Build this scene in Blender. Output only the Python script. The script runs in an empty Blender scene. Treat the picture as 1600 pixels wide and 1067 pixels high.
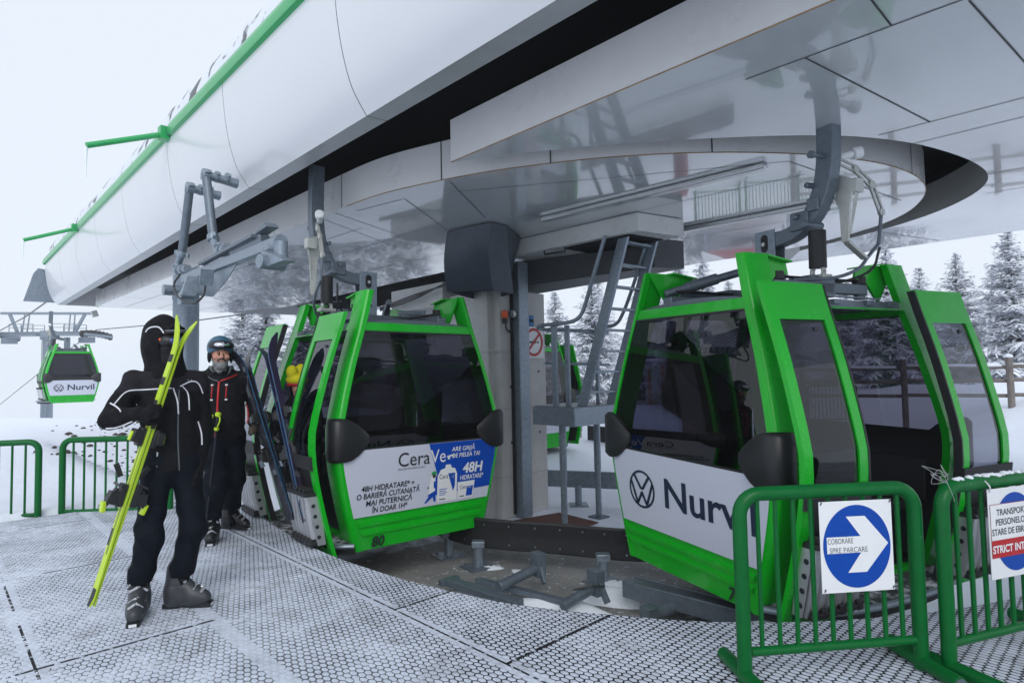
import bpy, bmesh, math, random
import numpy as np
from mathutils import Vector, Matrix, noise as mnoise
R = math.radians
S = bpy.context.scene
COL = S.collection
# ------------------------------------------------------------------ camera, world, sun, exposure
cd = bpy.data.cameras.new('camera'); cam = bpy.data.objects.new('camera', cd); COL.objects.link(cam); S.camera = cam
cd.sensor_width = 36.0; cd.lens = 36.0 * 952.9 / 1600; cd.clip_start = 0.05; cd.clip_end = 3000
cam.matrix_world = Matrix.Translation((0, 0, 1.45)) @ Matrix.Rotation(math.pi / 2 + 0.04979, 4, 'X') @ Matrix.Rotation(-0.01968, 4, 'Z')
W_ = bpy.data.worlds.new('World'); S.world = W_; W_.use_nodes = True
wn = W_.node_tree.nodes; wl = W_.node_tree.links
SUN_EL, SUN_ROT = 36, 176
sky = wn.new('ShaderNodeTexSky'); sky.sky_type = 'NISHITA'; sky.sun_disc = False
sky.sun_elevation = R(SUN_EL); sky.sun_rotation = R(SUN_ROT); sky.air_density = 1.0; sky.dust_density = 4.0
wmix = wn.new('ShaderNodeMix'); wmix.data_type = 'RGBA'; wmix.inputs[0].default_value = 0.93
wl.new(sky.outputs[0], wmix.inputs[6]); wmix.inputs[7].default_value = (7.75, 8.4, 9.25, 1)      # fog-white overcast over the clear sky
bgn = wn['Background']; wl.new(wmix.outputs[2], bgn.inputs[0]); bgn.inputs[1].default_value = 0.108
ld = bpy.data.lights.new('sun', 'SUN'); ld.energy = 1.2; ld.angle = R(38); ld.color = (0.97, 0.985, 1.0)
sun = bpy.data.objects.new('sun', ld); COL.objects.link(sun)
sun.rotation_euler = (R(90 - SUN_EL), 0, R(180 - SUN_ROT))
S.view_settings.view_transform = 'Standard'; S.view_settings.look = 'None'; S.view_settings.exposure = 0.06; S.view_settings.gamma = 1.0
S.cycles.max_bounces = 10; S.cycles.transparent_max_bounces = 16; S.cycles.use_denoising = True
S.cycles.volume_bounces = 1

# ------------------------------------------------------------------ materials
def mat(name, col, rough=0.5, metal=0.0, var=0.0, vscale=6.0, bump=0.0, bscale=40.0, coat=0.0, rvar=0.0, dirt=None, spec=0.5):
    m = bpy.data.materials.new(name); m.use_nodes = True
    nt = m.node_tree; b = nt.nodes['Principled BSDF']
    b.inputs['Base Color'].default_value = (*col, 1); b.inputs['Roughness'].default_value = rough
    b.inputs['Metallic'].default_value = metal; b.inputs['Coat Weight'].default_value = coat; b.inputs['Coat Roughness'].default_value = 0.02
    b.inputs['Specular IOR Level'].default_value = spec
    tc = nt.nodes.new('ShaderNodeTexCoord')
    if var or rvar or dirt:
        n = nt.nodes.new('ShaderNodeTexNoise'); n.inputs['Scale'].default_value = vscale; n.inputs['Detail'].default_value = 7; n.inputs['Roughness'].default_value = 0.65
        nt.links.new(tc.outputs['Object'], n.inputs['Vector'])
        if var:
            mr = nt.nodes.new('ShaderNodeMapRange'); mr.inputs[1].default_value = 0.3; mr.inputs[2].default_value = 0.7
            mr.inputs[3].default_value = 1 - var; mr.inputs[4].default_value = 1 + var; nt.links.new(n.outputs['Fac'], mr.inputs[0])
            mx = nt.nodes.new('ShaderNodeVectorMath'); mx.operation = 'SCALE'; mx.inputs[0].default_value = col
            nt.links.new(mr.outputs[0], mx.inputs['Scale']); last = mx.outputs[0]
            if dirt:
                n2 = nt.nodes.new('ShaderNodeTexNoise'); n2.inputs['Scale'].default_value = dirt[1]; n2.inputs['Detail'].default_value = 9; n2.inputs['Roughness'].default_value = 0.7
                nt.links.new(tc.outputs['Object'], n2.inputs['Vector'])
                r2 = nt.nodes.new('ShaderNodeMapRange'); r2.inputs[1].default_value = dirt[2]; r2.inputs[2].default_value = dirt[2] + dirt[3]; nt.links.new(n2.outputs['Fac'], r2.inputs[0])
                m2 = nt.nodes.new('ShaderNodeMix'); m2.data_type = 'RGBA'; nt.links.new(r2.outputs[0], m2.inputs[0]); nt.links.new(last, m2.inputs[6]); m2.inputs[7].default_value = (*dirt[0], 1)
                last = m2.outputs[2]
            nt.links.new(last, b.inputs['Base Color'])
        if rvar:
            mr = nt.nodes.new('ShaderNodeMapRange'); mr.inputs[1].default_value = 0.3; mr.inputs[2].default_value = 0.7
            mr.inputs[3].default_value = max(0.02, rough - rvar); mr.inputs[4].default_value = rough + rvar; nt.links.new(n.outputs['Fac'], mr.inputs[0])
            nt.links.new(mr.outputs[0], b.inputs['Roughness'])
    if bump:
        n = nt.nodes.new('ShaderNodeTexNoise'); n.inputs['Scale'].default_value = bscale; n.inputs['Detail'].default_value = 5
        nt.links.new(tc.outputs['Object'], n.inputs['Vector'])
        bp = nt.nodes.new('ShaderNodeBump'); bp.inputs['Strength'].default_value = bump; bp.inputs['Distance'].default_value = 0.02
        nt.links.new(n.outputs['Fac'], bp.inputs['Height']); nt.links.new(bp.outputs[0], b.inputs['Normal'])
    return m
def glass(name, tint, refl=1.0, rough=0.01):
    m = bpy.data.materials.new(name); m.use_nodes = True; nt = m.node_tree; nt.nodes.remove(nt.nodes['Principled BSDF'])
    out = nt.nodes['Material Output']; tr = nt.nodes.new('ShaderNodeBsdfTransparent'); tr.inputs[0].default_value = (*tint, 1)
    gl = nt.nodes.new('ShaderNodeBsdfGlossy'); gl.inputs['Roughness'].default_value = rough; gl.inputs[0].default_value = (refl, refl, refl, 1)
    fr = nt.nodes.new('ShaderNodeFresnel'); fr.inputs[0].default_value = 1.5
    mx = nt.nodes.new('ShaderNodeMixShader'); nt.links.new(fr.outputs[0], mx.inputs[0]); nt.links.new(tr.outputs[0], mx.inputs[1]); nt.links.new(gl.outputs[0], mx.inputs[2])
    nt.links.new(mx.outputs[0], out.inputs[0]); return m
MT = {}
MT['snow'] = mat('snow', (0.83, 0.86, 0.92), 0.75, var=0.04, vscale=1.5, bump=0.35, bscale=9, spec=0.2)
MT['snow_fine'] = mat('snow_fine', (0.83, 0.86, 0.92), 0.8, bump=0.4, bscale=60, spec=0.2)
MT['ice'] = mat('ice', (0.8, 0.86, 0.9), 0.15)
MT['white_panel'] = mat('white_panel', (0.67, 0.68, 0.70), 0.30, var=0.012, vscale=0.7, coat=0.35, rvar=0.03)
MT['soffit'] = mat('glossy_white_soffit', (0.55, 0.57, 0.60), 0.12, var=0.04, vscale=1.0, coat=0.9, rvar=0.04, spec=0.8)
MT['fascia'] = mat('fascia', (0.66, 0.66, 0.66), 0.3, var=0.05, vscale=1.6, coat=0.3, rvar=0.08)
MT['strip_metal'] = mat('strip_metal', (0.52, 0.53, 0.54), 0.38, metal=0.55, var=0.12, vscale=3, rvar=0.1)
MT['seam'] = mat('seam', (0.045, 0.047, 0.05), 0.6)
MT['rust_edge'] = mat('rust_edge', (0.28, 0.17, 0.07), 0.8, var=0.35, vscale=9)
MT['black'] = mat('black', (0.012, 0.012, 0.014), 0.6)
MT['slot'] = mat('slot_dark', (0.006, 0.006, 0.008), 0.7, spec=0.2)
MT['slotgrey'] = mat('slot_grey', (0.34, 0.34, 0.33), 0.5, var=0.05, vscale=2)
MT['trim_green'] = mat('trim_green', (0.02, 0.36, 0.10), 0.35, var=0.06, vscale=4, coat=0.3)
MT['green'] = mat('cabin_green', (0.004, 0.42, 0.014), 0.24, var=0.05, vscale=3, coat=0.3, bump=0.02, bscale=3, spec=0.3, rvar=0.08, dirt=((0.03, 0.27, 0.04), 5.0, 0.68, 0.2))
MT['rail_green'] = mat('barrier_green', (0.001, 0.115, 0.022), 0.33, var=0.12, vscale=14, coat=0.05, bump=0.06, bscale=90, spec=0.2, dirt=((0.30, 0.36, 0.33), 26, 0.68, 0.03))
MT['galv'] = mat('galvanized', (0.24, 0.285, 0.335), 0.42, metal=0.55, var=0.22, vscale=22, rvar=0.12)
MT['galv_dark'] = mat('galvanized_dark', (0.15, 0.18, 0.215), 0.45, metal=0.5, var=0.2, vscale=18, rvar=0.1)
MT['steel'] = mat('steel', (0.55, 0.56, 0.57), 0.28, metal=0.9, var=0.08, vscale=12)
MT['pale_metal'] = mat('pale_metal', (0.50, 0.51, 0.48), 0.4, metal=0.4, var=0.1, vscale=15)
MT['alu'] = mat('aluminium', (0.62, 0.63, 0.65), 0.35, metal=0.75, var=0.08, vscale=10)
MT['dark_beam'] = mat('dark_beam', (0.052, 0.058, 0.068), 0.5, var=0.12, vscale=4)
MT['membrane'] = mat('membrane', (0.055, 0.068, 0.092), 0.42, var=0.15, vscale=5, bump=0.25, bscale=7)
MT['rubber'] = mat('rubber', (0.014, 0.014, 0.016), 0.55, var=0.2, vscale=20, bump=0.1, bscale=60)
MT['plastic_black'] = mat('plastic_black', (0.012, 0.012, 0.013), 0.42)
MT['concrete'] = mat('concrete', (0.52, 0.515, 0.51), 0.85, var=0.10, vscale=3, bump=0.25, bscale=30, dirt=((0.32, 0.315, 0.31), 1.6, 0.56, 0.3))
MT['white'] = mat('sign_white', (0.78, 0.79, 0.80), 0.4, var=0.03, vscale=9)
MT['ad_white'] = mat('ad_white', (0.58, 0.60, 0.70), 0.3)
MT['blue'] = mat('sign_blue', (0.003, 0.060, 0.36), 0.3, spec=0.25, var=0.06, vscale=14)
MT['ad_blue'] = mat('ad_blue', (0.004, 0.065, 0.42), 0.3, spec=0.25)
MT['ink'] = mat('ink', (0.012, 0.014, 0.022), 0.5)
MT['navy'] = mat('navy', (0.01, 0.02, 0.05), 0.4)
MT['red'] = mat('red', (0.45, 0.012, 0.014), 0.45)
MT['dark_red'] = mat('dark_red', (0.28, 0.012, 0.02), 0.4)
MT['orange'] = mat('orange', (0.75, 0.10, 0.01), 0.3)
MT['bluebox'] = mat('blue_box', (0.01, 0.15, 0.38), 0.45)
MT['neon'] = mat('neon_yellow', (0.48, 0.66, 0.02), 0.35, var=0.04, vscale=8)
MT['neon2'] = mat('neon_yellow_green', (0.38, 0.56, 0.03), 0.3)
MT['yellow'] = mat('yellow_fleece', (0.75, 0.68, 0.01), 0.8, bump=0.4, bscale=60)
MT['wood'] = mat('weathered_wood', (0.19, 0.165, 0.15), 0.85, var=0.35, vscale=5)
MT['bark'] = mat('bark', (0.06, 0.05, 0.045), 0.9, var=0.3, vscale=8)
MT['rustplate'] = mat('rust_plate', (0.10, 0.032, 0.02), 0.8, var=0.3, vscale=8)
MT['cable'] = mat('cable', (0.02, 0.02, 0.022), 0.5)
MT['rope'] = mat('haul_rope', (0.10, 0.105, 0.11), 0.5, metal=0.5)
MT['fab_black'] = mat('fabric_black', (0.008, 0.008, 0.010), 0.68, var=0.3, vscale=25, bump=0.4, bscale=38, spec=0.09)
MT['fab_yoke'] = mat('fabric_yoke', (0.018, 0.0165, 0.021), 0.75, var=0.2, vscale=30, bump=0.2, bscale=60, spec=0.1)
MT['fab_navy'] = mat('fabric_navy', (0.005, 0.007, 0.012), 0.68, var=0.3, vscale=20, bump=0.45, bscale=26, spec=0.09)
MT['fab_grey'] = mat('fabric_grey', (0.10, 0.115, 0.13), 0.85)
MT['string'] = mat('string_grey', (0.45, 0.46, 0.47), 0.8)
MT['piping'] = mat('white_piping', (0.70, 0.70, 0.74), 0.5)
MT['boot'] = mat('boot_plastic', (0.035, 0.038, 0.044), 0.42, var=0.15, vscale=20)
MT['boot2'] = mat('boot_black', (0.012, 0.013, 0.015), 0.38)
MT['skin'] = mat('skin', (0.50, 0.24, 0.17), 0.55, var=0.12, vscale=30, bump=0.08, bscale=60)
MT['beard'] = mat('beard', (0.26, 0.26, 0.26), 0.9, var=0.45, vscale=70, bump=0.9, bscale=90)
MT['hairdark'] = mat('hairdark', (0.05, 0.045, 0.045), 0.9, var=0.3, vscale=60, bump=0.6, bscale=90)
MT['helmet'] = mat('helmet_blue', (0.035, 0.11, 0.17), 0.4, var=0.1, vscale=8)
MT['lens'] = mat('mirror_lens', (0.75, 0.76, 0.8), 0.06, metal=1.0)
MT['lens_blue'] = mat('lens_blue', (0.01, 0.03, 0.25), 0.08, coat=1.0)
MT['glove'] = mat('glove_brown', (0.055, 0.042, 0.028), 0.75, bump=0.3, bscale=50)
MT['ski_dark'] = mat('ski_dark', (0.022, 0.022, 0.034), 0.35, var=0.9, vscale=22, coat=0.15, dirt=((0.16, 0.17, 0.22), 14, 0.60, 0.06))
MT['ski_violet'] = mat('ski_violet', (0.040, 0.028, 0.075), 0.4, var=0.3, vscale=12, coat=0.15)
MT['ski_teal'] = mat('ski_teal', (0.01, 0.10, 0.20), 0.45, spec=0.2)
MT['glass_dark'] = glass('tinted_glass', (0.13, 0.127, 0.16))
MT['glass_door'] = glass('door_glass', (0.24, 0.255, 0.32))
MT['glass_far'] = glass('side_glass', (0.50, 0.54, 0.72))
MT['step'] = mat('snowy_step', (0.045, 0.047, 0.05), 0.8, var=0.3, vscale=30, bump=0.5, bscale=60, dirt=((0.62, 0.65, 0.70), 7, 0.50, 0.12))
MT['seat'] = mat('seat_black', (0.015, 0.015, 0.017), 0.6)
MT['hut'] = mat('hut_white', (0.62, 0.63, 0.65), 0.6)

# ------------------------------------------------------------------ mesh builder
class MB:
    def __init__(s): s.v = []; s.f = []; s.mi = []; s.cur = 0
    def add(s, vs, fs, M=None):
        o = len(s.v)
        for q in vs:
            q = Vector(q); s.v.append(M @ q if M is not None else q)
        for q in fs: s.f.append([i + o for i in q]); s.mi.append(s.cur)
        return s
    def m(s, i): s.cur = i; return s
    def box(s, c, d, M=None, rz=0.0):
        x, y, z = d[0] / 2, d[1] / 2, d[2] / 2; cs, sn = math.cos(rz), math.sin(rz)
        vs = [(c[0] + a * x * cs - b * y * sn, c[1] + a * x * sn + b * y * cs, c[2] + e * z) for a in (-1, 1) for b in (-1, 1) for e in (-1, 1)]
        return s.add(vs, [(0, 1, 3, 2), (4, 6, 7, 5), (0, 4, 5, 1), (2, 3, 7, 6), (0, 2, 6, 4), (1, 5, 7, 3)], M)
    def bar(s, p, q, w, h, up=(0, 0, 1), M=None):     # rectangular bar from p to q; w sideways, h along up
        p = Vector(p); q = Vector(q); d = (q - p).normalized(); u = Vector(up)
        if abs(d.dot(u)) > 0.99: u = Vector((0, 1, 0))
        sd = d.cross(u).normalized(); u = sd.cross(d)
        vs = [e + sd * a * w / 2 + u * b * h / 2 for e in (p, q) for a, b in ((-1, -1), (1, -1), (1, 1), (-1, 1))]
        return s.add(vs, [(0, 3, 2, 1), (4, 5, 6, 7), (0, 1, 5, 4), (1, 2, 6, 5), (2, 3, 7, 6), (3, 0, 4, 7)], M)
    def tube(s, pts, r, n=10, cap=True, M=None, flat=1.0):
        pts = [Vector(p) for p in pts]; k = len(pts); rs = r if isinstance(r, (list, tuple)) else [r] * k
        vs = []; up = None
        for i, p in enumerate(pts):
            d = (pts[min(i + 1, k - 1)] - pts[max(i - 1, 0)])
            d = d.normalized() if d.length > 1e-9 else Vector((0, 0, 1))
            if up is None: up = Vector((0, 0, 1)) if abs(d.z) < 0.9 else Vector((0, 1, 0))
            sd = d.cross(up).normalized(); up = sd.cross(d).normalized()
            for j in range(n):
                a = 2 * math.pi * j / n; vs.append(p + sd * math.cos(a) * rs[i] * flat + up * math.sin(a) * rs[i])
        fs = [(i * n + j, i * n + (j + 1) % n, (i + 1) * n + (j + 1) % n, (i + 1) * n + j) for i in range(k - 1) for j in range(n)]
        if cap: fs += [tuple(reversed(range(n))), tuple(range((k - 1) * n, k * n))]
        return s.add(vs, fs, M)
    def cyl(s, p, q, r, n=14, M=None, r2=None): return s.tube([p, q], [r, r if r2 is None else r2], n, True, M)
    def prism(s, poly, off, M=None):                 # closed 3-D polygon extruded by vector off
        n = len(poly); off = Vector(off); vs = [Vector(p) for p in poly] + [Vector(p) + off for p in poly]
        return s.add(vs, [tuple(range(n)), tuple(reversed(range(n, 2 * n)))] + [(i, n + i, n + (i + 1) % n, (i + 1) % n)[::-1] for i in range(n)], M)
    def grid(s, rows, closed=False, M=None):          # list of equal-length point rows
        n = len(rows[0]); vs = [p for r in rows for p in r]; fs = []
        for i in range(len(rows) - 1):
            for j in range(n if closed else n - 1): fs.append((i * n + j, i * n + (j + 1) % n, (i + 1) * n + (j + 1) % n, (i + 1) * n + j))
        return s.add(vs, fs, M)
    def loft(s, rows, M=None):                        # closed sections with end caps
        n = len(rows[0]); s.grid(rows, True, M); o = len(s.v) - n * len(rows)
        s.f.append(list(reversed(range(o, o + n)))); s.f.append(list(range(o + n * (len(rows) - 1), o + n * len(rows)))); s.mi += [s.cur] * 2
        return s
    def build(s, name, ms, parent=None, smooth=35, bevel=0, loc=None, seg=2):
        if loc is None and parent is not None: loc = Vector((0, 0, 0))
        if loc is None:
            P = np.array([tuple(v) for v in s.v]); loc = Vector(((P[:, 0].min() + P[:, 0].max()) / 2, (P[:, 1].min() + P[:, 1].max()) / 2, P[:, 2].min()))
            off = loc
        else: off = Vector(loc)
        me = bpy.data.meshes.new(name); me.from_pydata([tuple(v - off) for v in s.v], [], s.f)
        ms = ms if isinstance(ms, (list, tuple)) else [ms]
        for m in ms: me.materials.append(MT[m] if isinstance(m, str) else m)
        for p, i in zip(me.polygons, s.mi): p.material_index = i
        bm = bmesh.new(); bm.from_mesh(me); bmesh.ops.recalc_face_normals(bm, faces=bm.faces)
        if smooth:
            for f in bm.faces: f.smooth = True
            for e in bm.edges:
                if len(e.link_faces) != 2 or e.calc_face_angle(0) > R(smooth): e.smooth = False
        bm.to_mesh(me); bm.free()
        o = bpy.data.objects.new(name, me); COL.objects.link(o); o.location = loc
        if parent is not None: o.parent = parent; 
        if bevel:
            b = o.modifiers.new('bevel', 'BEVEL'); b.width = bevel; b.segments = seg; b.limit_method = 'ANGLE'; b.angle_limit = R(40); b.harden_normals = False
        return o
def tag(o, label=None, cat=None, group=None, kind=None):
    if label: o['label'] = label
    if cat: o['category'] = cat
    if group: o['group'] = group
    if kind: o['kind'] = kind
    return o
def thing(name, label, cat, loc=(0, 0, 0), rz=0.0, group=None):
    o = bpy.data.objects.new(name, None); COL.objects.link(o); o.location = loc; o.rotation_euler = (0, 0, rz); o.empty_display_size = 0.2
    return tag(o, label, cat, group)
class WB(MB):                                        # world-space points, parented under a thing whose base is at loc
    pass
def wbuild(mb, name, ms, parent, **k):
    off = Vector(parent.location)
    mb.v = [v - off for v in mb.v]
    return mb.build(name, ms, parent, **k)
def copy_tree(o, parent=None):
    c = o.copy(); COL.objects.link(c)
    if parent is not None: c.parent = parent
    for ch in list(o.children): copy_tree(ch, c)
    return c
AX = Vector((-0.69139669, 0.72247534, 0)); EX = Vector((-0.72247534, -0.69139669, 0))   # station axis and its outward side
def W(a, s, z): return AX * a + EX * s + Vector((0, 0, z))
def arc(c, r, a0, a1, n): return [(c[0] + r * math.cos(a0 + (a1 - a0) * i / (n - 1)), c[1] + r * math.sin(a0 + (a1 - a0) * i / (n - 1))) for i in range(n)]
def spline(pts, n):                                   # Catmull-Rom through points
    P = [Vector(p) for p in pts]; P = [P[0] * 2 - P[1]] + P + [P[-1] * 2 - P[-2]]; out = []
    for i in range(1, len(P) - 2):
        for k in range(n):
            t = k / n; a, b, c, d = P[i - 1:i + 3]
            out.append(0.5 * ((2 * b) + (c - a) * t + (2 * a - 5 * b + 4 * c - d) * t * t + (3 * b - a - 3 * c + d) * t ** 3))
    return out + [P[-2]]
def text_polys(txt, size=1.0, bold=0.0, shear=0.0, space=1.0, align='CENTER'):
    cu = bpy.data.curves.new('txt', 'FONT'); cu.body = txt; cu.size = size; cu.offset = bold; cu.shear = shear; cu.space_character = space
    cu.align_x = align; cu.resolution_u = 4; cu.fill_mode = 'FRONT'
    o = bpy.data.objects.new('txt', cu); COL.objects.link(o); dg = bpy.context.evaluated_depsgraph_get(); dg.update()
    me = bpy.data.meshes.new_from_object(o.evaluated_get(dg)); vs = [(v.co.x, v.co.y) for v in me.vertices]; fs = [tuple(p.vertices) for p in me.polygons]
    bpy.data.objects.remove(o); bpy.data.curves.remove(cu); bpy.data.meshes.remove(me); return vs, fs
def text_on(mb, txt, fmap, x, y, size, width=None, **k):      # fmap: (x, y) -> 3-D
    vs, fs = text_polys(txt, 1.0, **k)
    if not vs: return
    w = max(v[0] for v in vs) - min(v[0] for v in vs); sx = size if width is None else width / w
    mb.add([fmap(x + v[0] * sx, y + v[1] * size) for v in vs], fs)
# ================================================================== SETTING
def sn(x, y, s=1.0, k=0): return mnoise.noise(Vector((x * s, y * s, 3.1 + k)))
def sstep(a, b, x): t = min(1, max(0, (x - a) / (b - a))); return t * t * (3 - 2 * t)
DECK = [(9.2, -2.60), (6.96, -2.56), (5.53, -2.42), (4.69, -2.38), (4.09, -2.42), (3.66, -2.47), (3.03, -2.61), (2.73, -2.72), (2.32, -2.94), (1.81, -3.27), (1.28, -3.81), (0.78, -4.59), (0.40, -5.6), (0.2, -6.8), (0.2, -8.0)]
def deck_s(a):
    if a >= DECK[0][0]: return DECK[0][1]
    for (a0, s0), (a1, s1) in zip(DECK, DECK[1:]):
        if a1 <= a <= a0: return s0 + (s1 - s0) * ((a - a0) / (a1 - a0) if a1 != a0 else 0)
    return -99
def ground_h(x, y):
    p = Vector((x, y, 0)); a = p.dot(AX); s = p.dot(EX)
    # pit below the station: near deck edge to far side
    left = sstep(-2.9, -1.6, s) if a < 14 else 1.0
    dl = max(-1 - s, 0)
    far = sstep(-11.0, -13.5, s); end = sstep(15.5, 19, a); near = 0
    if a < 3: far = max(far, sstep(-8.6, -11.5, s))
    under = 1.0 if (s > -2.9 and s < 3 and a < 12) else 0
    h = -0.5
    r = max(far, end)
    back = sstep(6.5, 9.5, a) * sstep(-7.3, -9.2, s) * 0.3
    h += r * 0.5 + back
    snowbank = sstep(10.3, 13.0, x + 0.25 * (y - 8)) * sstep(4, 7, y) if x > 0 else 0
    h += r * 0.08 * sn(x, y, 0.35)
    if s > -2.2:      # platform side
        t = sstep(0.25, -0.5, s) if a < 8.3 else sstep(8.9, 8.2, a)
        h = max(h, 0.0 - 0.55 * t + 0.03 + 0.05 * sn(x, y, 0.8) * (1 - t))
        if s > -1.6 and (a > 8.4): h = 0.03 + 0.10 * sn(x, y, 0.5) * sstep(8.4, 11, a)
    bank = sstep(8.2, 11.5, x) * sstep(3.0, 6.5, y) * (0.95 + 0.16 * sn(x, y, 0.7) + 0.06 * sn(x, y, 2.3))
    h += bank * max(0, 1 - max(0, (y - 14)) / 25)
    d = math.hypot(x, y)
    if x < 2: 
        e = sstep(19.5, 26, y + 0.15 * x) ; h -= e * (2.5 + 0.30 * max(0, y - 22)) * (1 - sstep(-8, 2, x) * 0.85)
        h += (1 - e) * sstep(12, 19, y) * 0.12 * (1 - sstep(-8, 0, x))
    if d > 60: h -= (d - 60) * 0.22 * (1 - sstep(-10, 10, x) * 0.6)
    return h
def axis_pts(lo, hi, mid0, mid1, fine, grow=1.25):
    out = list(np.arange(mid0, mid1, fine)); st = fine; x = mid0
    while x > lo: st *= grow; x -= st; out.insert(0, x)
    st = fine; x = out[-1]
    while x < hi: st *= grow; x += st; out.append(x)
    return out
g = MB(); xs = axis_pts(-420, 420, -13, 15, 0.30); ys = axis_pts(-80, 600, -1, 22, 0.30)
g.grid([[(x, y, ground_h(x, y)) for x in xs] for y in ys])
GROUND_M = bpy.data.materials.new('snow_ground'); GROUND_M.use_nodes = True
def ground_mat(m):
    nt = m.node_tree; b = nt.nodes['Principled BSDF']; N = nt.nodes.new; L = nt.links.new
    geo = N('ShaderNodeNewGeometry'); b.inputs['Roughness'].default_value = 0.8; b.inputs['Specular IOR Level'].default_value = 0.2
    n = N('ShaderNodeTexNoise'); n.inputs['Scale'].default_value = 0.9; n.inputs['Detail'].default_value = 9; n.inputs['Roughness'].default_value = 0.7; L(geo.outputs['Position'], n.inputs['Vector'])
    sep = N('ShaderNodeSeparateXYZ'); L(geo.outputs['Position'], sep.inputs[0])
    # bare concrete where the pit is swept, snow elsewhere: by height of the ground and distance from the column
    mr = N('ShaderNodeMapRange'); mr.inputs[1].default_value = -0.47; mr.inputs[2].default_value = -0.40; L(sep.outputs[2], mr.inputs[0])
    vs = N('ShaderNodeVectorMath'); vs.operation = 'DISTANCE'; vs.inputs[1].default_value = (0.15, 5.45, -0.5); L(geo.outputs['Position'], vs.inputs[0])
    m2 = N('ShaderNodeMapRange'); m2.inputs[1].default_value = 1.7; m2.inputs[2].default_value = 2.75; L(vs.outputs['Value'], m2.inputs[0])
    ad = N('ShaderNodeMath'); ad.operation = 'MAXIMUM'; L(mr.outputs[0], ad.inputs[0]); L(m2.outputs[0], ad.inputs[1])
    nz = N('ShaderNodeMath'); nz.operation = 'MULTIPLY_ADD'; nz.inputs[1].default_value = 1.5; nz.inputs[2].default_value = -0.82; L(n.outputs['Fac'], nz.inputs[0])
    s2 = N('ShaderNodeMath'); s2.operation = 'ADD'; L(ad.outputs[0], s2.inputs[0]); L(nz.outputs[0], s2.inputs[1])
    f = N('ShaderNodeMapRange'); f.inputs[1].default_value = 0.28; f.inputs[2].default_value = 0.42; L(s2.outputs[0], f.inputs[0])
    # small scattered flecks of blown snow
    v = N('ShaderNodeTexNoise'); v.inputs['Scale'].default_value = 13; v.inputs['Detail'].default_value = 4; v.inputs['Roughness'].default_value = 0.75; L(geo.outputs['Position'], v.inputs['Vector'])
    fl = N('ShaderNodeMapRange'); fl.inputs[1].default_value = 0.595; fl.inputs[2].default_value = 0.65; fl.inputs[4].default_value = 0.75; L(v.outputs['Fac'], fl.inputs[0])
    mxx = N('ShaderNodeMath'); mxx.operation = 'MAXIMUM'; L(f.outputs[0], mxx.inputs[0]); L(fl.outputs[0], mxx.inputs[1])
    cn = N('ShaderNodeValToRGB'); L(n.outputs['Fac'], cn.inputs[0]); cn.color_ramp.elements[0].color = (0.19, 0.185, 0.18, 1); cn.color_ramp.elements[0].position = 0.35
    cn.color_ramp.elements[1].color = (0.32, 0.315, 0.30, 1); cn.color_ramp.elements[1].position = 0.65
    mix = N('ShaderNodeMix'); mix.data_type = 'RGBA'; L(mxx.outputs[0], mix.inputs[0]); L(cn.outputs[0], mix.inputs[6]); mix.inputs[7].default_value = (0.81, 0.85, 0.94, 1)
    L(mix.outputs[2], b.inputs['Base Color'])
    bn = N('ShaderNodeTexNoise'); bn.inputs['Scale'].default_value = 4; bn.inputs['Detail'].default_value = 8; L(geo.outputs['Position'], bn.inputs['Vector'])
    bp = N('ShaderNodeBump'); bp.inputs['Strength'].default_value = 0.35; bp.inputs['Distance'].default_value = 0.08; L(bn.outputs['Fac'], bp.inputs['Height']); L(bp.outputs[0], b.inputs['Normal'])
ground_mat(GROUND_M)
tag(g.build('ground', GROUND_M, smooth=180), kind='structure')

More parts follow.
